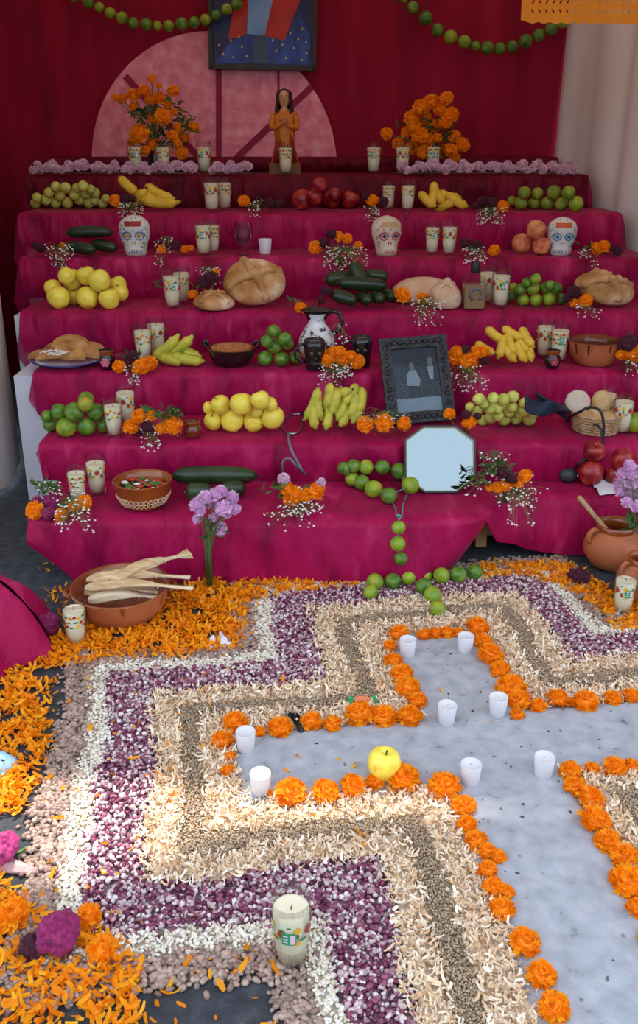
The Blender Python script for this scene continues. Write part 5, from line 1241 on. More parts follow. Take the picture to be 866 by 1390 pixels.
def cazuela(p, R, h, rz, lab, out_m, in_m, fill=None, fillz=.7, handles=True, name='clay_bowl', group=None, drip=True):
    t = thing(name, lab, 'bowl', p, rz, group); P = bowl_prof(R, h)
    MB().lathe(P[:6], 44).build('outer_wall', out_m, t); MB().lathe(P[5:], 44).build('glazed_inside', in_m, t)
    if handles:
        for sg_ in (-1, 1):
            MB().tube([(sg_*R*.98, -R*.22, h*.80), (sg_*R*1.10, -R*.14, h*.84), (sg_*R*1.13, 0, h*.85), (sg_*R*1.10, R*.14, h*.84), (sg_*R*.98, R*.22, h*.80)], R*.065, 8).build('ear_handle', in_m, t)
    if fill is not None:
        MB().lathe([(0, h*fillz+.004), (R*.5, h*fillz+.003), (R*.93-.008, h*fillz)], 36).build('contents', fill, t)
    if drip:
        for i in range(9):
            a = i*2*PI/9+.2*math.sin(i*5); hh = h*(.2+.25*abs(math.sin(i*2.3)))
            m = MB(); vs = []
            for j in range(5):
                z = h*.95-hh*j/4; rr = R*(.93+(z/h-.45)*.17 if z > h*.45 else .75)+.0012
                ww = .05*(1-.5*j/4)
                if z > h*.75: rr = R*(.98+(z/h-.75)*.27)+.0014
                elif z > h*.45: rr = R*(.93+(z/h-.45)*.167)+.0014
                vs += [(rr*math.cos(a-ww), rr*math.sin(a-ww), z), (rr*math.cos(a+ww), rr*math.sin(a+ww), z)]
            m.add(vs, [(2*j, 2*j+1, 2*j+3, 2*j+2) for j in range(4)]); m.build('glaze_drip', in_m, t)
    return t
s3 = sc(3, .4)
cazuela(on(3, 805, .42), 35*s3, 33*s3, .2, 'reddish brown glazed clay bowl of dark sauce on the third step', M_CLAY, M_GLZ, M_SALSA, .75, False)
# patterned bowl of salad on the lowest step
s1 = sc(1, .4); b = on(1, 196, .34); R = 38*s1; h = 38*s1
t = cazuela(b, R, h, 0, 'amber clay bowl with white looped pattern and red salad', M_GLZ2, M_GLZ2, M_SALSA, .62, False, drip=False)
M_LOOP = mat('cream_slip', ['e0c89c', 'ecd8b0'], rough=.4)
m = MB()
for i in range(34):
    a0 = 2*PI*i/34
    for zz in (.26, .42):
        pts = []
        for q in range(9):
            a = a0+.075*math.cos(q*PI/4); z = h*(zz+.085*math.sin(q*PI/4)); rr = R*(.72+.21*min(1, max(0, (z/h-.06)/.39)))+.0016; pts.append((rr*math.cos(a), rr*math.sin(a), z))
        m.tube(pts, .0016, 4, cap=False)
m.build('looped_pattern', M_LOOP, t)
MCC = {'r': mat('tomato_red', ['a82c1c', 'c24028'], rough=.35), 'w': mat('onion_white', ['dcd6cc', 'eae6de'], rough=.4), 'g': mat('herb_green', ['3c6428', '54803a'], rough=.5)}
for c, n in (('r', 22), ('w', 14), ('g', 22)):
    m = MB()
    for i in range(n):
        a = random.uniform(0, 6.28); r = R*.78*math.sqrt(random.random()); q = random.uniform(.008, .016)
        m.ell((r*math.cos(a), r*math.sin(a), h*.66+random.uniform(0, .008)), (q, q*.7, q*.45), 7, 5)
    o = m.build('salad_pieces', MCC[c], t); o['kind'] = 'stuff'
# black dish of rice
b = on(3, 315, .38); R = 32*s3
t = cazuela(b, R, 24*s3, .0, 'dark clay dish of orange rice with loop handles', M_BLKC, M_GLZ, mat('rice_bed', ['b06a3c', 'c88454'], rough=.8, scale=60, bump=.6, bscale=160), .84, False, name='rice_dish', drip=False)
for sg_ in (-1, 1):
    MB().tube([(sg_*R*.9, 0, 20*s3), (sg_*R*1.12, 0, 25*s3), (sg_*R*1.16, 0, 31*s3), (sg_*R*1.04, 0, 33*s3), (sg_*R*.96, 0, 26*s3)], R*.075, 8).build('loop_handle', M_BLKC, t)
n = 900; a = rng.uniform(0, 6.28, n); r = R*.86*np.sqrt(rng.uniform(0, 1, n)); Rm = rand_rot(n, .5)*np.array([.0042, .0016, .0016])[None, None, :]
me = soup('rice_grains', OCT_V, OCT_F, (Rm, np.stack([r*np.cos(a), r*np.sin(a), 24*s3*.84+.006+.012*(1-(r/R)**2)], 1)), mat('orange_rice', ['b4683a', 'cc8450', 'dc9a68', 'c07444'], island=True, rough=.7))
o = ob('rice_grains', me, t); o['kind'] = 'stuff'
# small painted clay jars
def jar(p, r, h, lab, body, flower=None):
    t = thing('small_clay_jar', lab, 'jar', p, 0, 'small clay jars')
    MB().lathe([(0, 0), (r*.62, 0), (r*.9, h*.2), (r, h*.45), (r*.86, h*.68), (r*.72, h*.76), (r*.86, h), (r*.78, h), (r*.62, h*.76), (0, h*.6)], 26).build('jar_body', body, t)
    MB().lathe([(r*.73, h*.77), (r*.88, h*.985), (r*.87, h*1.01), (r*.76, h*1.005)], 26).build('clay_rim', M_GLZ2, t)
    if flower:
        for i in range(6):
            a = 2*PI*i/6; MB().ell((r*.34*math.cos(a), -r*.97, h*.42+r*.34*math.sin(a)), (r*.2, r*.06, r*.2), 8, 5).build('painted_petal', flower, t)
        MB().ell((0, -r*1.0, h*.42), (r*.14, r*.05, r*.14), 8, 5).build('painted_center', M_YEL, t)
    return t
M_PNKP = mat('pink_paint', ['d0588c', 'e078a4'], rough=.4); M_WINP = mat('wine_paint', ['90243c', 'b04058'], rough=.4)
jar(on(3, 146, .16), 11.5*s3, 25*s3, 'small black clay jar with a pink painted flower beside the plate', M_BLKC, M_PNKP)
jar(on(3, 749, .20), 11*s3, 24*s3, 'small black clay jar with a wine red painted flower before two glasses', M_BLKC, M_WINP)
jar(on(2, 262, .18), 12*sc(2), 23*sc(2), 'small dark brown clay jar left of the yellow apples', M_GLZ)
# black mugs with skull faces
def mug(p, r, h, side, lab, rz):
    t = thing('black_mug', lab, 'mug', p, rz, 'black skull mugs')
    MB().lathe([(0, 0), (r*.72, 0), (r*.8, h*.05), (r*.78, h*.3), (r*.92, h*.55), (r*.96, h*.8), (r*.9, h), (r*.82, h), (r*.84, h*.8), (r*.7, h*.2), (0, h*.12)], 28).build('mug_body', M_BLKC, t)
    MB().tube([(side*r*.85, 0, h*.85), (side*r*1.35, 0, h*.82), (side*r*1.75, 0, h*.6), (side*r*1.7, 0, h*.42), (side*r*1.2, 0, h*.28), (side*r*.76, 0, h*.25)], r*.14, 8).build('handle', M_BLKC, t)
    m = MB()
    for ex in (-.34, .34): m.ell((ex*r, -r*.83, h*.58), (r*.2, r*.12, r*.2), 10, 6)
    m.ell((0, -r*.88, h*.42), (r*.08, r*.1, r*.12), 8, 6)
    for q in range(5): m.ell(((q-2)*r*.16, -r*.78, h*.24), (r*.07, r*.08, r*.12), 6, 5)
    m.build('skull_relief', mat('black_relief', ['3a3032', '4c4042'], rough=.2, coat=.5), t)
mug(on(3, 427, .14), 15*s3, 40*s3, -1, 'black clay skull mug before the patterned jug', .12)
mug(on(3, 491, .30), 14.5*s3, 40*s3, -1, 'black clay skull mug left of the framed photograph', -.1)
# patterned jug with a black handle
b = on(3, 430, .58); jr = 26*s3; jh = 66*s3
M_TAL = mat('scribbled_glaze', ['2a2a38', 'd8d8da', 'e2e2e4', '34343f'], rough=.25, scale=24, detail=8, pos=[.36, .44, .58, .66], coat=.4)
t = thing('patterned_jug', 'white jug with black scribbled pattern and a black handle', 'jug', b, .1)
MB().lathe([(0, 0), (jr*.6, 0), (jr*.82, jh*.10), (jr, jh*.30), (jr*.9, jh*.50), (jr*.62, jh*.68), (jr*.42, jh*.80), (jr*.44, jh*.90), (jr*.56, jh*.99)], 34).build('jug_body', M_TAL, t)
MB().lathe([(jr*.56, jh*.985), (jr*.6, jh*1.02), (jr*.72, jh*1.05), (jr*.66, jh*1.06), (jr*.5, jh*1.0), (jr*.38, jh*.85), (0, jh*.6)], 34, sx=1.25, sy=.9).build('black_lip', M_BLKC, t)
MB().tube([(jr*.45, 0, jh*.93), (jr*.8, 0, jh*1.02), (jr*1.2, 0, jh*.98), (jr*1.32, 0, jh*.8), (jr*1.2, 0, jh*.62), (jr*.75, 0, jh*.55)], jr*.12, 8).build('handle', M_BLKC, t)

# ================================================================ framed photograph
BL = on(2, 526, .55); BR = on(2, 617, .66); TLp = V(507, 464, TY[3]+.02); TRp = V(599, 461, TY[3]+.02)
w_ = ((BR-BL).length+(TRp-TLp).length)/2
ex = ((BR-BL)+(TRp-TLp)).normalized(); ez = ((TLp-BL)+(TRp-BR)).normalized()
dv = ex.dot(ez); ex2 = (ex-ez*dv*.5).normalized(); ez2 = (ez-ex*dv*.5); ez2 = (ez2-ex2*ez2.dot(ex2)).normalized(); ey = ez2.cross(ex2)
hgt = ((TLp-BL).length+(TRp-BR).length)/2*1.0
cb = (BL+BR)/2; RM = Matrix((ex2, ey, ez2)).transposed()
low = min((cb+RM @ Vector((sx_*w_/2, 0, 0))).z for sx_ in (-1, 1)); cb.z += TZ[2]+.001-low
fp_ = thing('framed_photograph', 'carved black frame with an old dark photograph, leaning behind the mirror', 'picture frame', cb, rot=RM.to_euler())
M_CARV = mat('carved_black', ['121214', '26262a', '3a3a40'], rough=.35, scale=40, bump=1.0, bscale=60)
fw = .044
for nm, poly in (('bottom', [(-w_/2, 0), (w_/2, 0), (w_/2-fw, fw), (-w_/2+fw, fw)]), ('top', [(-w_/2, hgt), (-w_/2+fw, hgt-fw), (w_/2-fw, hgt-fw), (w_/2, hgt)]), ('l', [(-w_/2, 0), (-w_/2+fw, fw), (-w_/2+fw, hgt-fw), (-w_/2, hgt)]), ('r', [(w_/2, 0), (w_/2, hgt), (w_/2-fw, hgt-fw), (w_/2-fw, fw)])):
    vs = [(x, 0, z) for x, z in poly]+[(x, -.02, z) for x, z in poly]
    inner = sorted(range(4), key=lambda i: -min(abs(poly[i][0])-w_/2+0, 0))
    rail = MB().add(vs, [(0, 1, 2, 3), (7, 6, 5, 4), (0, 4, 5, 1), (1, 5, 6, 2), (2, 6, 7, 3), (3, 7, 4, 0)]).build('frame_rail', M_CARV, fp_, smooth=False)
    m = MB()
    A_, B_ = ((-w_/2+fw*.5, fw*.5), (w_/2-fw*.5, fw*.5)) if nm == 'bottom' else ((-w_/2+fw*.5, hgt-fw*.5), (w_/2-fw*.5, hgt-fw*.5)) if nm == 'top' else ((-w_/2+fw*.5, fw*.5), (-w_/2+fw*.5, hgt-fw*.5)) if nm == 'l' else ((w_/2-fw*.5, fw*.5), (w_/2-fw*.5, hgt-fw*.5))
    for i in range(9):
        u = (i+.5)/9; m.ell((A_[0]+(B_[0]-A_[0])*u, -.02, A_[1]+(B_[1]-A_[1])*u), (.013, .006, .010) if nm in ('bottom', 'top') else (.010, .006, .013), 8, 6)
    m.build('carved_leaf', M_CARV, rail)
iw, ih = w_-2*fw, hgt-2*fw
M_PH = mat('photo_dark', ['1c222c', '2a323e', '38424e'], rough=.5, scale=7); M_PHG = mat('photo_floor', ['7c8894', '93a0aa'], rough=.5, scale=9); M_PHW = mat('photo_white', ['848c94', '9aa2a8'], rough=.5); M_PHS = mat('photo_face', ['6a6c70', '7c7e80'], rough=.5); M_PHK = mat('photo_suit', ['14181e', '1c2028'], rough=.5)
def ph_(poly, e, mt, name):
    vs = [((x-.5)*iw, -.006-e, fw+z*ih) for x, z in poly]; MB().add(vs, [tuple(range(len(vs)))]).build(name, mt, fp_, smooth=False)
MB().box((0, -.003, hgt/2), (iw+.006, .006, ih+.006)).build('photograph', M_PH, fp_, smooth=False)
ph_([(0, 0), (1, 0), (1, .22), (0, .22)], .0006, M_PHG, 'printed_floor')
def oval(cx_, cz_, a, b2, n=14): return [(cx_+a*math.cos(2*PI*i/n), cz_+b2*math.sin(2*PI*i/n)) for i in range(n)]
ph_([(.60, .22), (.98, .22), (.96, .62), (.9, .7), (.76, .7), (.64, .6)], .0007, M_PHK, 'printed_suit'); ph_([(.79, .5), (.87, .5), (.9, .7), (.76, .7)], .0009, M_PHW, 'printed_shirt'); ph_(oval(.83, .78, .06, .075), .0010, M_PHS, 'printed_face')
ph_([(.3, .22), (.58, .22), (.58, .44), (.3, .44)], .0008, M_PHK, 'printed_suit'); ph_([(.27, .42), (.55, .40), (.58, .5), (.5, .66), (.36, .66), (.29, .58)], .0010, M_PHW, 'printed_shirt'); ph_(oval(.42, .72, .055, .065), .0012, M_PHS, 'printed_face')
MB().box((0, -.0145, hgt/2), (iw+.004, .002, ih+.004)).build('glass_pane', glass_mat('photo_glass', 'f0f4f6', .5), fp_, smooth=False)

# ================================================================ eight sided mirror
mb = Vector((on(1, 595, .80).x, TY[2]-.125, TZ[1])); s = zcam(TY[2]-.05, TZ[1]+.12)/F
mw, mh, tilt = 48*s, 45.5*s/math.cos(math.radians(5)), math.radians(27)
mr = thing('octagonal_mirror', 'eight sided mirror with dark and gold rim reflecting pale sky', 'mirror', mb+Vector((0, 0, .002)), rot=(-tilt, 0, .0))
def octo(k): 
    c = .42; return [(x*mw*k, mh+z*mh*k) for x, z in ((-1+c*1.3, -1), (1-c*1.3, -1), (1, -1+c), (1, 1-c), (1-c*1.3, 1), (-1+c*1.3, 1), (-1, 1-c), (-1, -1+c))]
def oring(k0, k1, y0, y1, mt, name):
    a = octo(k0); b_ = octo(k1); n = 8
    vs = [(x, y0, z) for x, z in a]+[(x, y0, z) for x, z in b_]+[(x, y1, z) for x, z in a]+[(x, y1, z) for x, z in b_]
    fs = []
    for i in range(n):
        j = (i+1) % n; fs += [(i, j, n+j, n+i), (2*n+j, 2*n+i, 3*n+i, 3*n+j), (i, 2*n+i, 2*n+j, j), (n+i, n+j, 3*n+j, 3*n+i)]
    MB().add(vs, fs).build(name, mt, mr, smooth=False)
oring(1.0, .955, -.012, .006, mat('dark_rim', ['20242c', '30343c'], rough=.4), 'outer_rim'); oring(.957, .930, -.010, .004, mat('gold_rim', ['8c7440', 'a48c54'], rough=.3, metal=.6), 'gold_rim')
p8 = octo(.94); MB().add([(x, -.004, z) for x, z in p8]+[(x, .004, z) for x, z in p8], [tuple(range(8)), tuple(reversed(range(8, 16)))]+[(i, 8+i, 8+(i+1) % 8, (i+1) % 8) for i in range(8)]).build('mirror_glass', mat('silvered', ['8f9a9c'], rough=.02, metal=1.0), mr, smooth=False)

# ================================================================ stethoscope
M_TUB = mat('grey_tubing', ['5c6068', '747880'], rough=.4); M_CHR = mat('chrome', ['a0a4aa', 'b8bcc2'], rough=.2, metal=.9)
b = on(2, 396, .12); t = thing('stethoscope', 'grey stethoscope hanging over the edge of the second step', 'stethoscope', b)
def smooth_path(P, n=5):
    out = []
    for i in range(len(P)-1):
        p0, p1, p2, p3 = P[max(0, i-1)], P[i], P[i+1], P[min(len(P)-1, i+2)]
        for q in range(n):
            u = q/n; out.append(.5*((2*p1)+(p2-p0)*u+(2*p0-5*p1+4*p2-p3)*u*u+(3*p1-p0-3*p2+p3)*u**3))
    return out+[P[-1]]
zt = TZ[2]+.006
L1 = [G(x, y, zt) for x, y in ((409, 562), (396, 563), (385, 572), (384, 582), (391, 588), (402, 588), (409, 581), (410, 570))]
MB().tube([q-b for q in smooth_path(L1)], .0042, 7).build('ear_tubes', M_CHR, t)
for q in (L1[0], L1[-1]): MB().ell(q-b+Vector((0, 0, .002)), .008, 10, 7).build('ear_tip', M_BLKC, t)
L2 = [G(391, 588, zt), G(392, 596, zt), Vector(V(393, 603, TY[2]-.022)), V(397, 614, TY[2]-.05), V(404, 628, TY[2]-.055), V(411, 640, TY[2]-.055), G(417, 646, TZ[1]+.008)]
MB().tube([q-b for q in smooth_path(L2)], .0052, 8).build('tube', M_TUB, t)
L3 = [G(417, 646, TZ[1]+.008), V(402, 632, TY[2]-.06), V(394, 623, TY[2]-.055), V(386, 624, TY[2]-.05), V(383, 634, TY[2]-.05), G(386, 652, TZ[1]+.008)]
MB().tube([q-b for q in smooth_path(L3)], .0042, 8).build('tube', M_TUB, t)
MB().lathe([(0, 0), (.016, 0), (.019, .004), (.017, .010), (.006, .014), (0, .014)], 20).build('chest_piece', M_CHR, t, loc=G(418, 648, TZ[1])-b)

# ================================================================ blood pressure cuff
M_NAVY = mat('navy_cloth', ['141c2c', '1c2638', '263246'], rough=.75, scale=14, bump=.3, bscale=60); M_RUB = mat('black_rubber', ['18191c', '26282c'], rough=.45)
b = on(2, 745, .3); t = thing('pressure_cuff', 'navy cloth pressure cuff with a black tube and rubber bulb', 'cuff', b)
def cuff(u, v):
    px = 712+62*u; py0 = 536+20*u+4*math.sin(u*7); py1 = 552+16*u+5*math.sin(u*4+1)
    wv = (.5+.5*u)
    py = py0+(py1-py0)*(v*1.0)*(.4+.6*math.sin(PI*min(1, u*.8+.25)))*1.25
    p = V(px, py, TY[2]+.12-.05*v+.02*math.sin(u*9+v*3)); p.z = max(p.z, TZ[2]+.004+.003*math.sin(u*12)**2); return p-b
o = grid(26, 10, cuff).build('cuff_cloth', M_NAVY, t); md = o.modifiers.new('thick', 'SOLIDIFY'); md.thickness = .006
def flap(u, v):
    px = 728+42*u; py = 532+26*u+(6+6*u)*v; p = V(px, py, TY[2]+.10+.03*v); p.z = max(p.z, TZ[2]+.008); return p-b
o = grid(14, 5, flap).build('cuff_flap', M_NAVY, t); md = o.modifiers.new('thick', 'SOLIDIFY'); md.thickness = .005
L = [G(768, 568, zt), V(785, 560, TY[2]+.03), V(800, 553, TY[2]+.0), V(814, 557, TY[2]-.03), V(819, 572, TY[2]-.035), V(819, 590, TY[2]-.035), V(816, 606, TY[2]-.04), V(800, 618, TY[2]-.03), V(785, 630, TY[2]-.04), G(776, 640, TZ[1]+.016)]
MB().tube([q-b for q in smooth_path(L)], .0052, 8).build('tube', M_RUB, t)
L = [G(768, 572, zt), G(784, 566, zt), G(797, 575, zt), V(810, 577, TY[2]+.0), V(815, 583, TY[2]-.03), V(818, 595, TY[2]-.045)]
MB().tube([q-b for q in smooth_path(L)], .0045, 8).build('tube', M_RUB, t)
q = G(771, 645, TZ[1]+.028); MB().ell(q-b, (.034, .026, .027), 16, 10).build('bulb', mat('grey_rubber', ['303438', '40454a'], rough=.4), t)
MB().tube([q-b+Vector((.026, 0, 0)), q-b+Vector((.05, -.004, -.006))], [.010, .007], 8).build('valve', M_CHR, t)

# ================================================================ basket of cookies
s2 = sc(2, .4); b = on(2, 808, .42); R = 33*s2; h = 26*s2
M_WICK = mat('wicker', ['9a7850', 'b4926a', 'c8a880'], rough=.75, scale=40, bump=.4, bscale=90); M_COOK = mat('cookie', ['a8804e', 'c09a68', 'd0b084'], rough=.8, scale=18, bump=.5, bscale=50, rand=.12); M_COOKP = mat('pale_cookie', ['c0ae98', 'd0c0ac'], rough=.85, scale=14, bump=.3, bscale=60)
t = thing('wicker_basket', 'round woven basket of cookies before two candle glasses', 'basket', b)
MB().lathe([(0, .004), (R*.8, .004), (R*.82, .012), (R*.98, h*.95), (R*.92, h*.95), (R*.78, .014), (0, .012)], 30).build('basket_wall', M_WICK, t)
for i in range(7):
    z = .006+(h-.008)*i/6; rr = R*(.83+.17*i/6); m = MB(); n = 44
    m.tube([((rr+.0022*math.cos(q*PI*.5*2+i*PI))*math.cos(2*PI*q/n), (rr+.0022*math.cos(q*PI+i*PI))*math.sin(2*PI*q/n), z) for q in range(n+1)], h*.085, 6, cap=False); m.build('woven_coil', M_WICK, t)
def disc(p, r, th, rot, lab, mt):
    m = MB().lathe([(0, -th/2), (r*.9, -th/2), (r, -th*.2), (r, th*.2), (r*.9, th/2), (r*.3, th*.62), (0, th*.6)], 24, rip=lambda a, z: 1+.03*math.sin(a*9)); o = m.build('cookie', mt, None, loc=p, rot=rot); tag(o, lab, 'cookie', 'cookies in the basket')
disc(b+Vector((-24*s2, .035, h+10*s2)), 17*s2, .016, (1.15, -.15, 0), 'large pale cookie standing at the left back of the basket', M_COOKP)
disc(b+Vector((9*s2, .03, h+12*s2)), 15*s2, .03, (1.0, .1, 0), 'brown knobbly cookie standing at the back of the basket', M_COOK)
for i, (dx, dy, dz, r, lab) in enumerate([(-18, -.03, .006, 11, 'front left small cookie in the basket'), (-4, -.04, .004, 10, 'front middle small cookie in the basket'), (12, -.035, .006, 11, 'front right small cookie in the basket'), (24, .0, .006, 10, 'rightmost small cookie in the basket'), (-2, -.005, .018, 10, 'small cookie on top in the middle of the basket')]):
    disc(b+Vector((dx*s2, dy, h*.82+dz)), r*s2, .018, (.35, .1*i-.2, 0), lab, M_COOK)

# ================================================================ on the ground: bowl of tamales
b = G(167, 834); R = .150; hB = .108
t = cazuela(b, R, hB, .15, 'large red clay bowl of husk wrapped tamales on the ground', M_CLAY, M_GLZ2, None, name='tamale_bowl')
M_HUSK = mat('corn_husk', ['b48a5c', 'd8b88c', 'ecd8b6'], rough=.7, scale=8, stretch=(1, 6, 6), bump=.4, bscale=30)
M_MASA = mat('pale_husk', ['dcc4a0', 'ead8bc'], rough=.7, scale=8, bump=.3, bscale=30)
def tamale(x0, y0, x1, y1, wpx, z0, z1, lab, mt, flare=1.0):
    A = G(x0, y0, z0); B = G(x1, y1, z1); s = zcam(A.y, z0)/F; c = (A+B)/2; n = 14; d = (B-A); side = Vector((-d.y, d.x, 0)).normalized(); up = Vector((0, 0, 1))
    prof = [.45, .85, 1, 1, .98, .92, .82, .66, .5, .40, .36, .42, .6*flare, .85*flare]
    m = MB(); vs = []; sg = 18
    for i in range(n):
        u = i/(n-1); p = A.lerp(B, u)-c; th = wpx*s/2*prof[i]; hh = th*(.75 if i < 9 else .35-.02*(i-9)); p.z += .012*math.sin(u*4)
        for j in range(sg):
            a = 2*PI*j/sg; k = 1+.16*math.sin(a*5+u*4+x0)+.14*nz(a*2+x0, u*7)+.16*(1 if j % 2 else -1)*(u > .55)
            vs.append(p+side*th*math.cos(a)*k+up*hh*math.sin(a)*k)
    fs = [(i*sg+j, i*sg+(j+1) % sg, (i+1)*sg+(j+1) % sg, (i+1)*sg+j) for i in range(n-1) for j in range(sg)]+[tuple(reversed(range(sg)))]
    o = m.add(vs, fs).build('tamale', mt, None, loc=c); tag(o, lab, 'tamale', 'tamales in the clay bowl')
    m = MB().tube([A.lerp(B, .68)-c+(side*math.cos(a)*.40+up*math.sin(a)*.22)*wpx*s/2 for a in [2*PI*q/10 for q in range(11)]], .0022, 4); m.build('husk_tie', M_HUSK, o)
tamale(120, 814, 222, 808, 20, .066, .076, 'lowest pale tamale at the front of the clay bowl', M_MASA, .7)
tamale(115, 804, 214, 800, 17, .074, .084, 'short inner tamale in the middle of the clay bowl', M_HUSK, .6)
tamale(116, 798, 262, 795, 19, .098, .122, 'long tamale lying across the clay bowl, its tail over the rim', M_HUSK, .7)
tamale(118, 787, 258, 780, 19, .108, .130, 'rear long tamale with a thin twisted tail in the clay bowl', M_HUSK, .7)
tamale(150, 790, 257, 748, 22, .118, .165, 'rearmost tamale with a flared husk rising to the right', M_HUSK, 1.5)

# ================================================================ clay pots at the right
def pot(p, R, h, lab, rz, hand=True):
    t = thing('clay_pot', lab, 'pot', p, rz, 'clay pots')
    MB().lathe([(0, 0), (R*.5, 0), (R*.72, h*.08), (R*.95, h*.3), (R, h*.48), (R*.9, h*.68), (R*.7, h*.80), (R*.60, h*.86)], 36).build('pot_body', M_CLAY, t)
    MB().lathe([(R*.62, h*.845), (R*.60, h*.88), (R*.68, h*1.0), (R*.63, h*1.005), (R*.54, h*.88), (R*.62, h*.75), (R*.85, h*.45), (0, h*.3)], 36).build('glazed_rim', M_GLZ2, t)
    for sg_ in (-1, 1):
        MB().tube([(sg_*R*.62, 0, h*.88), (sg_*R*.86, 0, h*.90), (sg_*R*.98, 0, h*.80), (sg_*R*.97, 0, h*.66), (sg_*R*.90, 0, h*.62)], R*.085, 8).build('handle', M_CLAY, t)
    return t
b = G(829, 768); Rp = 40*zcam(b.y, .08)/F; hp = .165
pot(b, Rp, hp, 'round clay pot with brown rim holding a wooden spoon', .25)
b2 = G(868, 812); pot(b2, 34*zcam(b2.y, .08)/F, .150, 'lighter clay pot cut by the right edge behind a candle glass', .2)
M_SPOON = mat('spoon_wood', ['9a7850', 'b8946a', 'c8a67c'], rough=.7, scale=8, stretch=(8, 8, 1))
A = b+Vector((Rp*.25, -.01, .075)); Bs = V(785, 674, b.y+.02); m = MB().tube([A, A.lerp(Bs, .25), A.lerp(Bs, .6), Bs.lerp(A, .03), Bs], [.010, .0085, .0085, .0095, .006], 10)
for i, v_ in enumerate(m.v): m.v[i] = tuple(Vector(v_)-A)
sp = m.build('wooden_spoon', M_SPOON, None, loc=A); tag(sp, 'wooden spoon standing in the round clay pot', 'spoon')
MB().ell((0, 0, -.012), (.022, .014, .030), 14, 8).build('spoon_bowl', M_SPOON, sp)

# ================================================================ vases of lilac chrysanthemums
def lvase(b, hv, heads, lab, Yh, k_s):
    t = thing('lilac_flower_vase', lab, 'vase', b, 0, 'lilac flower vases')
    MB().lathe([(0, 0), (.021, 0), (.024, .004), (.023, .03), (.018, .09), (.017, hv*.75), (.022, hv), (.0205, hv), (.0155, hv*.75), (.0165, .09), (.021, .03), (0, .012)], 24).build('glass_vase', M_GLASS, t)
    m = MB(); H_ = []
    for i, (x, y, r) in enumerate(heads):
        p = V(x, y, Yh-.03+.012*((i*7) % 6))-b; H_.append(p); head('l', t, p, r*k_s, random.uniform(.5, 1.1))
        x0 = .010*math.cos(i*2.4); y0 = .010*math.sin(i*2.4)
        m.tube([(x0*.8, y0*.8, .014), (x0, y0, hv*.7), Vector((x0*1.2, y0*1.2, hv)).lerp(p, .35), p], .0019, 5)
    m.build('stems', M_STEM, t)
    c = sum(H_, Vector())/len(H_)
    leaves_mesh((c.x*.6, c.y, hv+.01), (.03, .02, .035), 22, .035, rs=5).build('foliage', M_LEAF, t)
    MB().lathe([(0, .0125), (.0205, .02), (.0205, .03), (.0158, .09), (.0150, hv*.55), (0, hv*.55)], 20).build('water', glass_mat('vase_water', 'eef0e4', .2), t)
b = G(285, 800); kk = zcam(b.y, .2)/F
lvase(b, .205, Z(0, 600, [(800, 255, 34), (835, 225, 32)])+Z(280, 600, [(35, 215, 30), (60, 200, 28), (105, 225, 30), (20, 250, 30), (70, 270, 36), (120, 275, 24), (30, 305, 22), (55, 350, 32), (95, 250, 28), (-15, 240, 30), (-25, 275, 26), (85, 290, 22)])+[(268, 705, 8)], 'slim glass vase of lilac chrysanthemums standing before the magenta cloth', b.y, kk)
b = Vector((V(856, 745, 2.80).x, 2.80, 0)); kk = zcam(b.y, .3)/F
lvase(b, .16, Z(576, 600, [(830, 95, 28), (800, 130, 28), (845, 165, 32), (790, 195, 26), (815, 205, 28), (850, 210, 30), (820, 245, 26), (855, 260, 28), (865, 120, 28), (880, 180, 30), (900, 230, 28), (785, 165, 20), (840, 130, 26), (895, 140, 28)]), 'vase of lilac chrysanthemums behind the clay pot at the right', b.y, kk)

# ================================================================ lime rosary from the lowest step down to the ground
lz = TZ[1]+.028
ring = [G(x, y, lz) for x, y in [(470, 640), (488, 655), (507, 664), (528, 672), (556, 659), (553, 645), (541, 638), (519, 634), (497, 634)]]
rr = [10, 11, 12, 11.5, 12.5, 11.5, 11.5, 10.5, 10.5]
ring = [G(x, y, lz) for x, y in [(467, 636), (478, 650), (491, 655), (507, 664), (528, 673), (557, 659), (554, 646), (541, 639), (519, 634), (497, 634), (480, 633)]]; rr = [10, 10.5, 11.5, 12.5, 11.5, 12.5, 11.5, 11.5, 10.5, 10.5, 10]
Yh = TY[1]-.075
hang = [(541, 716, 9.5), (540, 738, 10.5), (544, 758, 9.5)]
hp_ = [V(x, y, Yh) for x, y, r in hang]
flo = [(548, 772, 9), (554, 784, 10), (575, 796, 11), (587, 807, 11.5), (594, 826, 10.5), (533, 789, 11), (509, 790, 11.5), (503, 804, 10), (577, 780, 9.5), (599, 781, 11), (622, 780, 11), (644, 776, 10.5)]
b = G(541, 690, TZ[1]); t = thing('lime_rosary', 'string of limes looped on the lowest step and hanging to the ground', 'garland', b)
sL = sc(1)
def lime_part(p, r): ob('lime', FR['ylime' if random.random() < .5 else 'lime'], t, p-b, (random.uniform(0, 3), random.uniform(0, 3), random.uniform(0, 3)), r)
ring = [p if p.y < TY[2]-.065 else V(*proj(p), TY[2]-.065) for p in ring]
for p, r in zip(ring, rr): lime_part(p, r*sL*1.0)
for p, q in zip(hp_, hang): lime_part(p, q[2]*zcam(p.y, p.z)/F)
fl_ = []
for x, y, r in flo:
    R_ = r*zcam(G(x, y).y, 0)/F; p = G(x, y, R_+.004); fl_.append(p); lime_part(p, R_)
M_TEALS = mat('teal_string', ['2a9478', '3cae8e'], rough=.6)
def strand(P): MB().tube([q-b for q in P], .0016, 5).build('string', M_TEALS, t)
strand(ring+[ring[0]]); e1 = V(541, 700, Yh+.01)
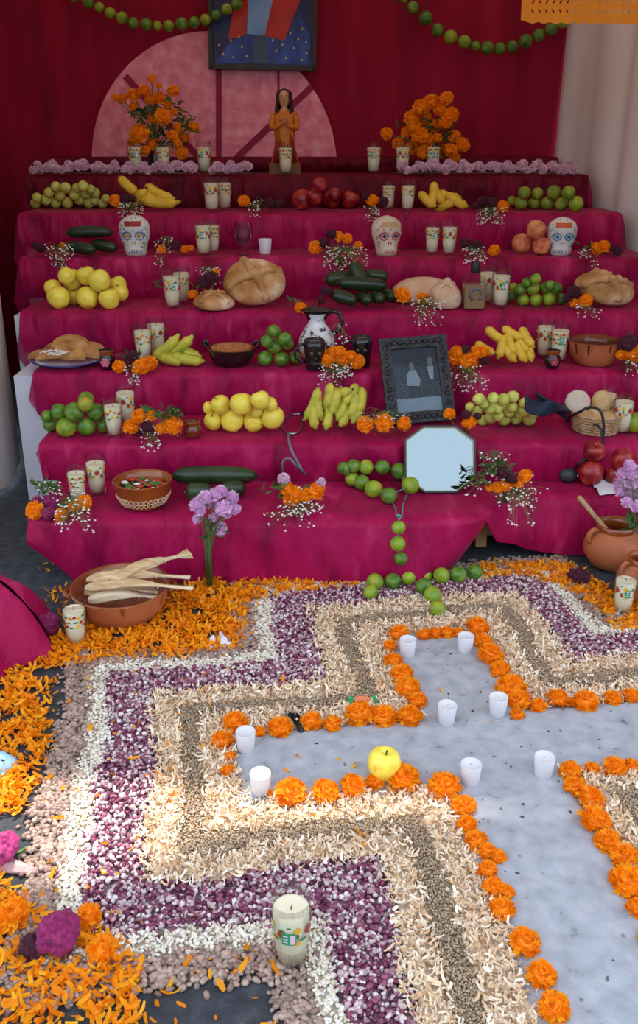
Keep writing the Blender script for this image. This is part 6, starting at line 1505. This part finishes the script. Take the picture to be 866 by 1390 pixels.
strand([ring[4], G(537, 690, TZ[1]+.004), V(538, 702, Yh+.01), e1, *hp_, fl_[0], fl_[1], fl_[2], fl_[3], fl_[4]]); strand([ring[5], G(547, 684, TZ[1]+.004), V(546, 700, Yh+.012), V(541, 706, Yh)])
strand([fl_[7], fl_[6], fl_[5], fl_[1], fl_[8], fl_[9], fl_[10], fl_[11]])
MB().ell(e1-b, (.009, .006, .005), 8, 6).build('knot', M_TEALS, t)

# ================================================================ small things on the ground
M_PAPW = mat('white_paper', ['d4d2d8', 'e4e2e8'], rough=.8, scale=8)
def paper(px, py, w_, d_, hgt_, lab, rz=0, mt=None, k=None):
    b = G(px, py) if k is None else on(k[0], px, k[1]); sd = px
    m = grid(9, 7, lambda u, v: ((u-.5)*w_*(1-.25*v), (v-.5)*d_*(1-.2*abs(u-.5)), .003+hgt_*abs(nz(u*2.3+sd, v*2.1))*1.6))
    o = m.build('paper_scrap', mt or M_PAPW, None, loc=b, rot=(0, 0, rz)); md = o.modifiers.new('thick', 'SOLIDIFY'); md.thickness = .0006; tag(o, lab, 'paper')
paper(299, 876, .075, .06, .03, 'crumpled white paper scrap on the petals left of the purple corn', .3)
paper(571, 775, .06, .07, .03, 'white folded paper scrap behind the limes on the ground', .8)
paper(622, 768, .05, .03, .012, 'small greyish foil scrap at the foot of the lifted cloth', .2, mat('foil_grey', ['8a8c80', 'a6a894'], rough=.4, metal=.3))
paper(835, 637, .19, .14, .03, 'white paper sheet under the red apples on the lowest step', .2, None, (1, .80))
def celosia(px, py, rpx, kind, lab, flat=.85):
    b = G(px, py, .0); s = zcam(b.y, 0)/F; r = rpx*s; g = G(px, py, r*flat*.9); o = ob('celosia_flower', COMB[kind][0], None, g, (0, 0, random.uniform(0, 6)), (r, r, r*flat)); tag(o, lab, 'flower', 'celosia heads on the ground')
    ob('stem', MB().tube([(0, .3, -.6), (.25, .8, -.88), (.3, 1.25, -.9)], [.12, .1, .09], 6).mesh('stem', M_STEM), o)
celosia(63, 848, 20, 'm', 'magenta celosia head beside the magenta cloth mound')
celosia(78, 1268, 34, 'm', 'large magenta celosia head at the lower left front'); celosia(48, 1285, 22, 'w', 'dark wine celosia head touching the large magenta one'); celosia(2, 1152, 26, 'p', 'bright pink celosia head at the left edge')
celosia(786, 782, 17, 'w', 'dark wine celosia head at the foot of the clay pot', .6)
# bright marigold heads of the lower left corner
for (x, y, r, lab) in [(120, 1245, 18, 'broken marigold head above the large magenta celosia'), (138, 1290, 20, 'broken marigold head right of the large magenta celosia'), (18, 1240, 22, 'loose marigold head between the pink and magenta celosia')]:
    g = G(x, y, .02); s = zcam(g.y, 0)/F; tag(head('o', None, g, r*s, .3, 'marigold'), lab, 'marigold', 'loose marigold heads in the corner')
# pinkish celosia stalk fan
b = G(28, 1182); m = grid(10, 8, lambda u, v: ((u-.75)*.15, (v-.5)*.075*(1-u*.8), .008+.018*math.sin(PI*v)*(1-u*.7)+.003*nz(u*9, v*9)))
o = m.build('celosia_stalk', mat('dusty_pink', ['a87c7c', 'c49a98', 'b88a8c'], rough=.85, scale=30, bump=.6, bscale=80), None, loc=b, rot=(0, 0, -.25)); md = o.modifiers.new('thick', 'SOLIDIFY'); md.thickness = .008; tag(o, 'dusty pink fan of celosia stalk at the left edge', 'flower')
# pale blue item at the left edge
b = G(-6, 1040); M_PBL = mat('pale_blue', ['9cc8dc', 'b4d8e8'], rough=.45, scale=6); t = thing('pale_blue_shoe', 'pale blue rounded toe with dark slits at the left edge', 'shoe', b, -.15)
def toe(u, v):
    a = PI*u; x = .055*math.sin(v*PI/2)**.6 if False else 0
    L = v; r = .042*(1-(v)**3.0)**.5
    return (-.10+.16*v, r*math.cos(a)*1.05, .002+r*math.sin(a)*1.0)
grid(20, 18, toe).build('toe_cap', M_PBL, t)
for i in range(4):
    xx = -.045+.024*i; rr_ = .042*(1-((xx+.10)/.16)**3)**.5; a = .55*PI+.1*i
    for aa in (.30*PI+.02*i, .62*PI): MB().ell((xx, -rr_*1.05*math.cos(aa)*-1, .002+rr_*math.sin(aa)), (.007, .0022, .0025), 8, 5).build('slit', M_BLKW, t)
MB().box((-.03, 0, .004), (.14, .082, .008)).build('sole', M_PBL, t, smooth=False)
# black tassel and candy wrapper by the left arm
b = G(405, 990); m = MB()
for i in range(46):
    a = random.uniform(-.5, .5); L_ = random.uniform(.03, .06); x0 = random.uniform(-.008, .008)
    m.tube([(x0, 0, .014), (x0+L_*.5*math.sin(a)-.008, L_*.5, .020+random.uniform(0, .008)), (x0+L_*math.sin(a)-.02, L_*.95, .012+random.uniform(0, .01))], [.0012, .001, .0005], 3)
o = m.build('black_tassel', mat('black_fibre', ['14100e', '261e1a'], rough=.8), None, loc=b); tag(o, 'small black fibre tassel between marigolds of the left arm', 'tassel')
MB().tube([(0, .002, .014), (.006, -.016, .013), (.010, -.03, .012)], [.007, .008, .006], 8).build('handle', M_RUB, o)
b = G(492, 957); t = thing('candy_wrapper', 'orange twisted candy wrapper with green ends on the shavings', 'wrapper', b, .05)
MB().tube([(-.024, 0, .018), (-.012, 0, .019), (.012, 0, .018), (.022, 0, .017)], [.004, .009, .009, .003], 8).build('wrapper_body', mat('wrapper_orange', ['d87850', 'e89068'], rough=.3), t)
for sg_ in (-1, 1): grid(5, 4, lambda u, v: (sg_*(.022+.016*v), (u-.5)*.026*(.3+v), .017+.004*math.sin(u*14))).build('twisted_end', mat('wrapper_green', ['2c9858', '3cb068'], rough=.3), t)
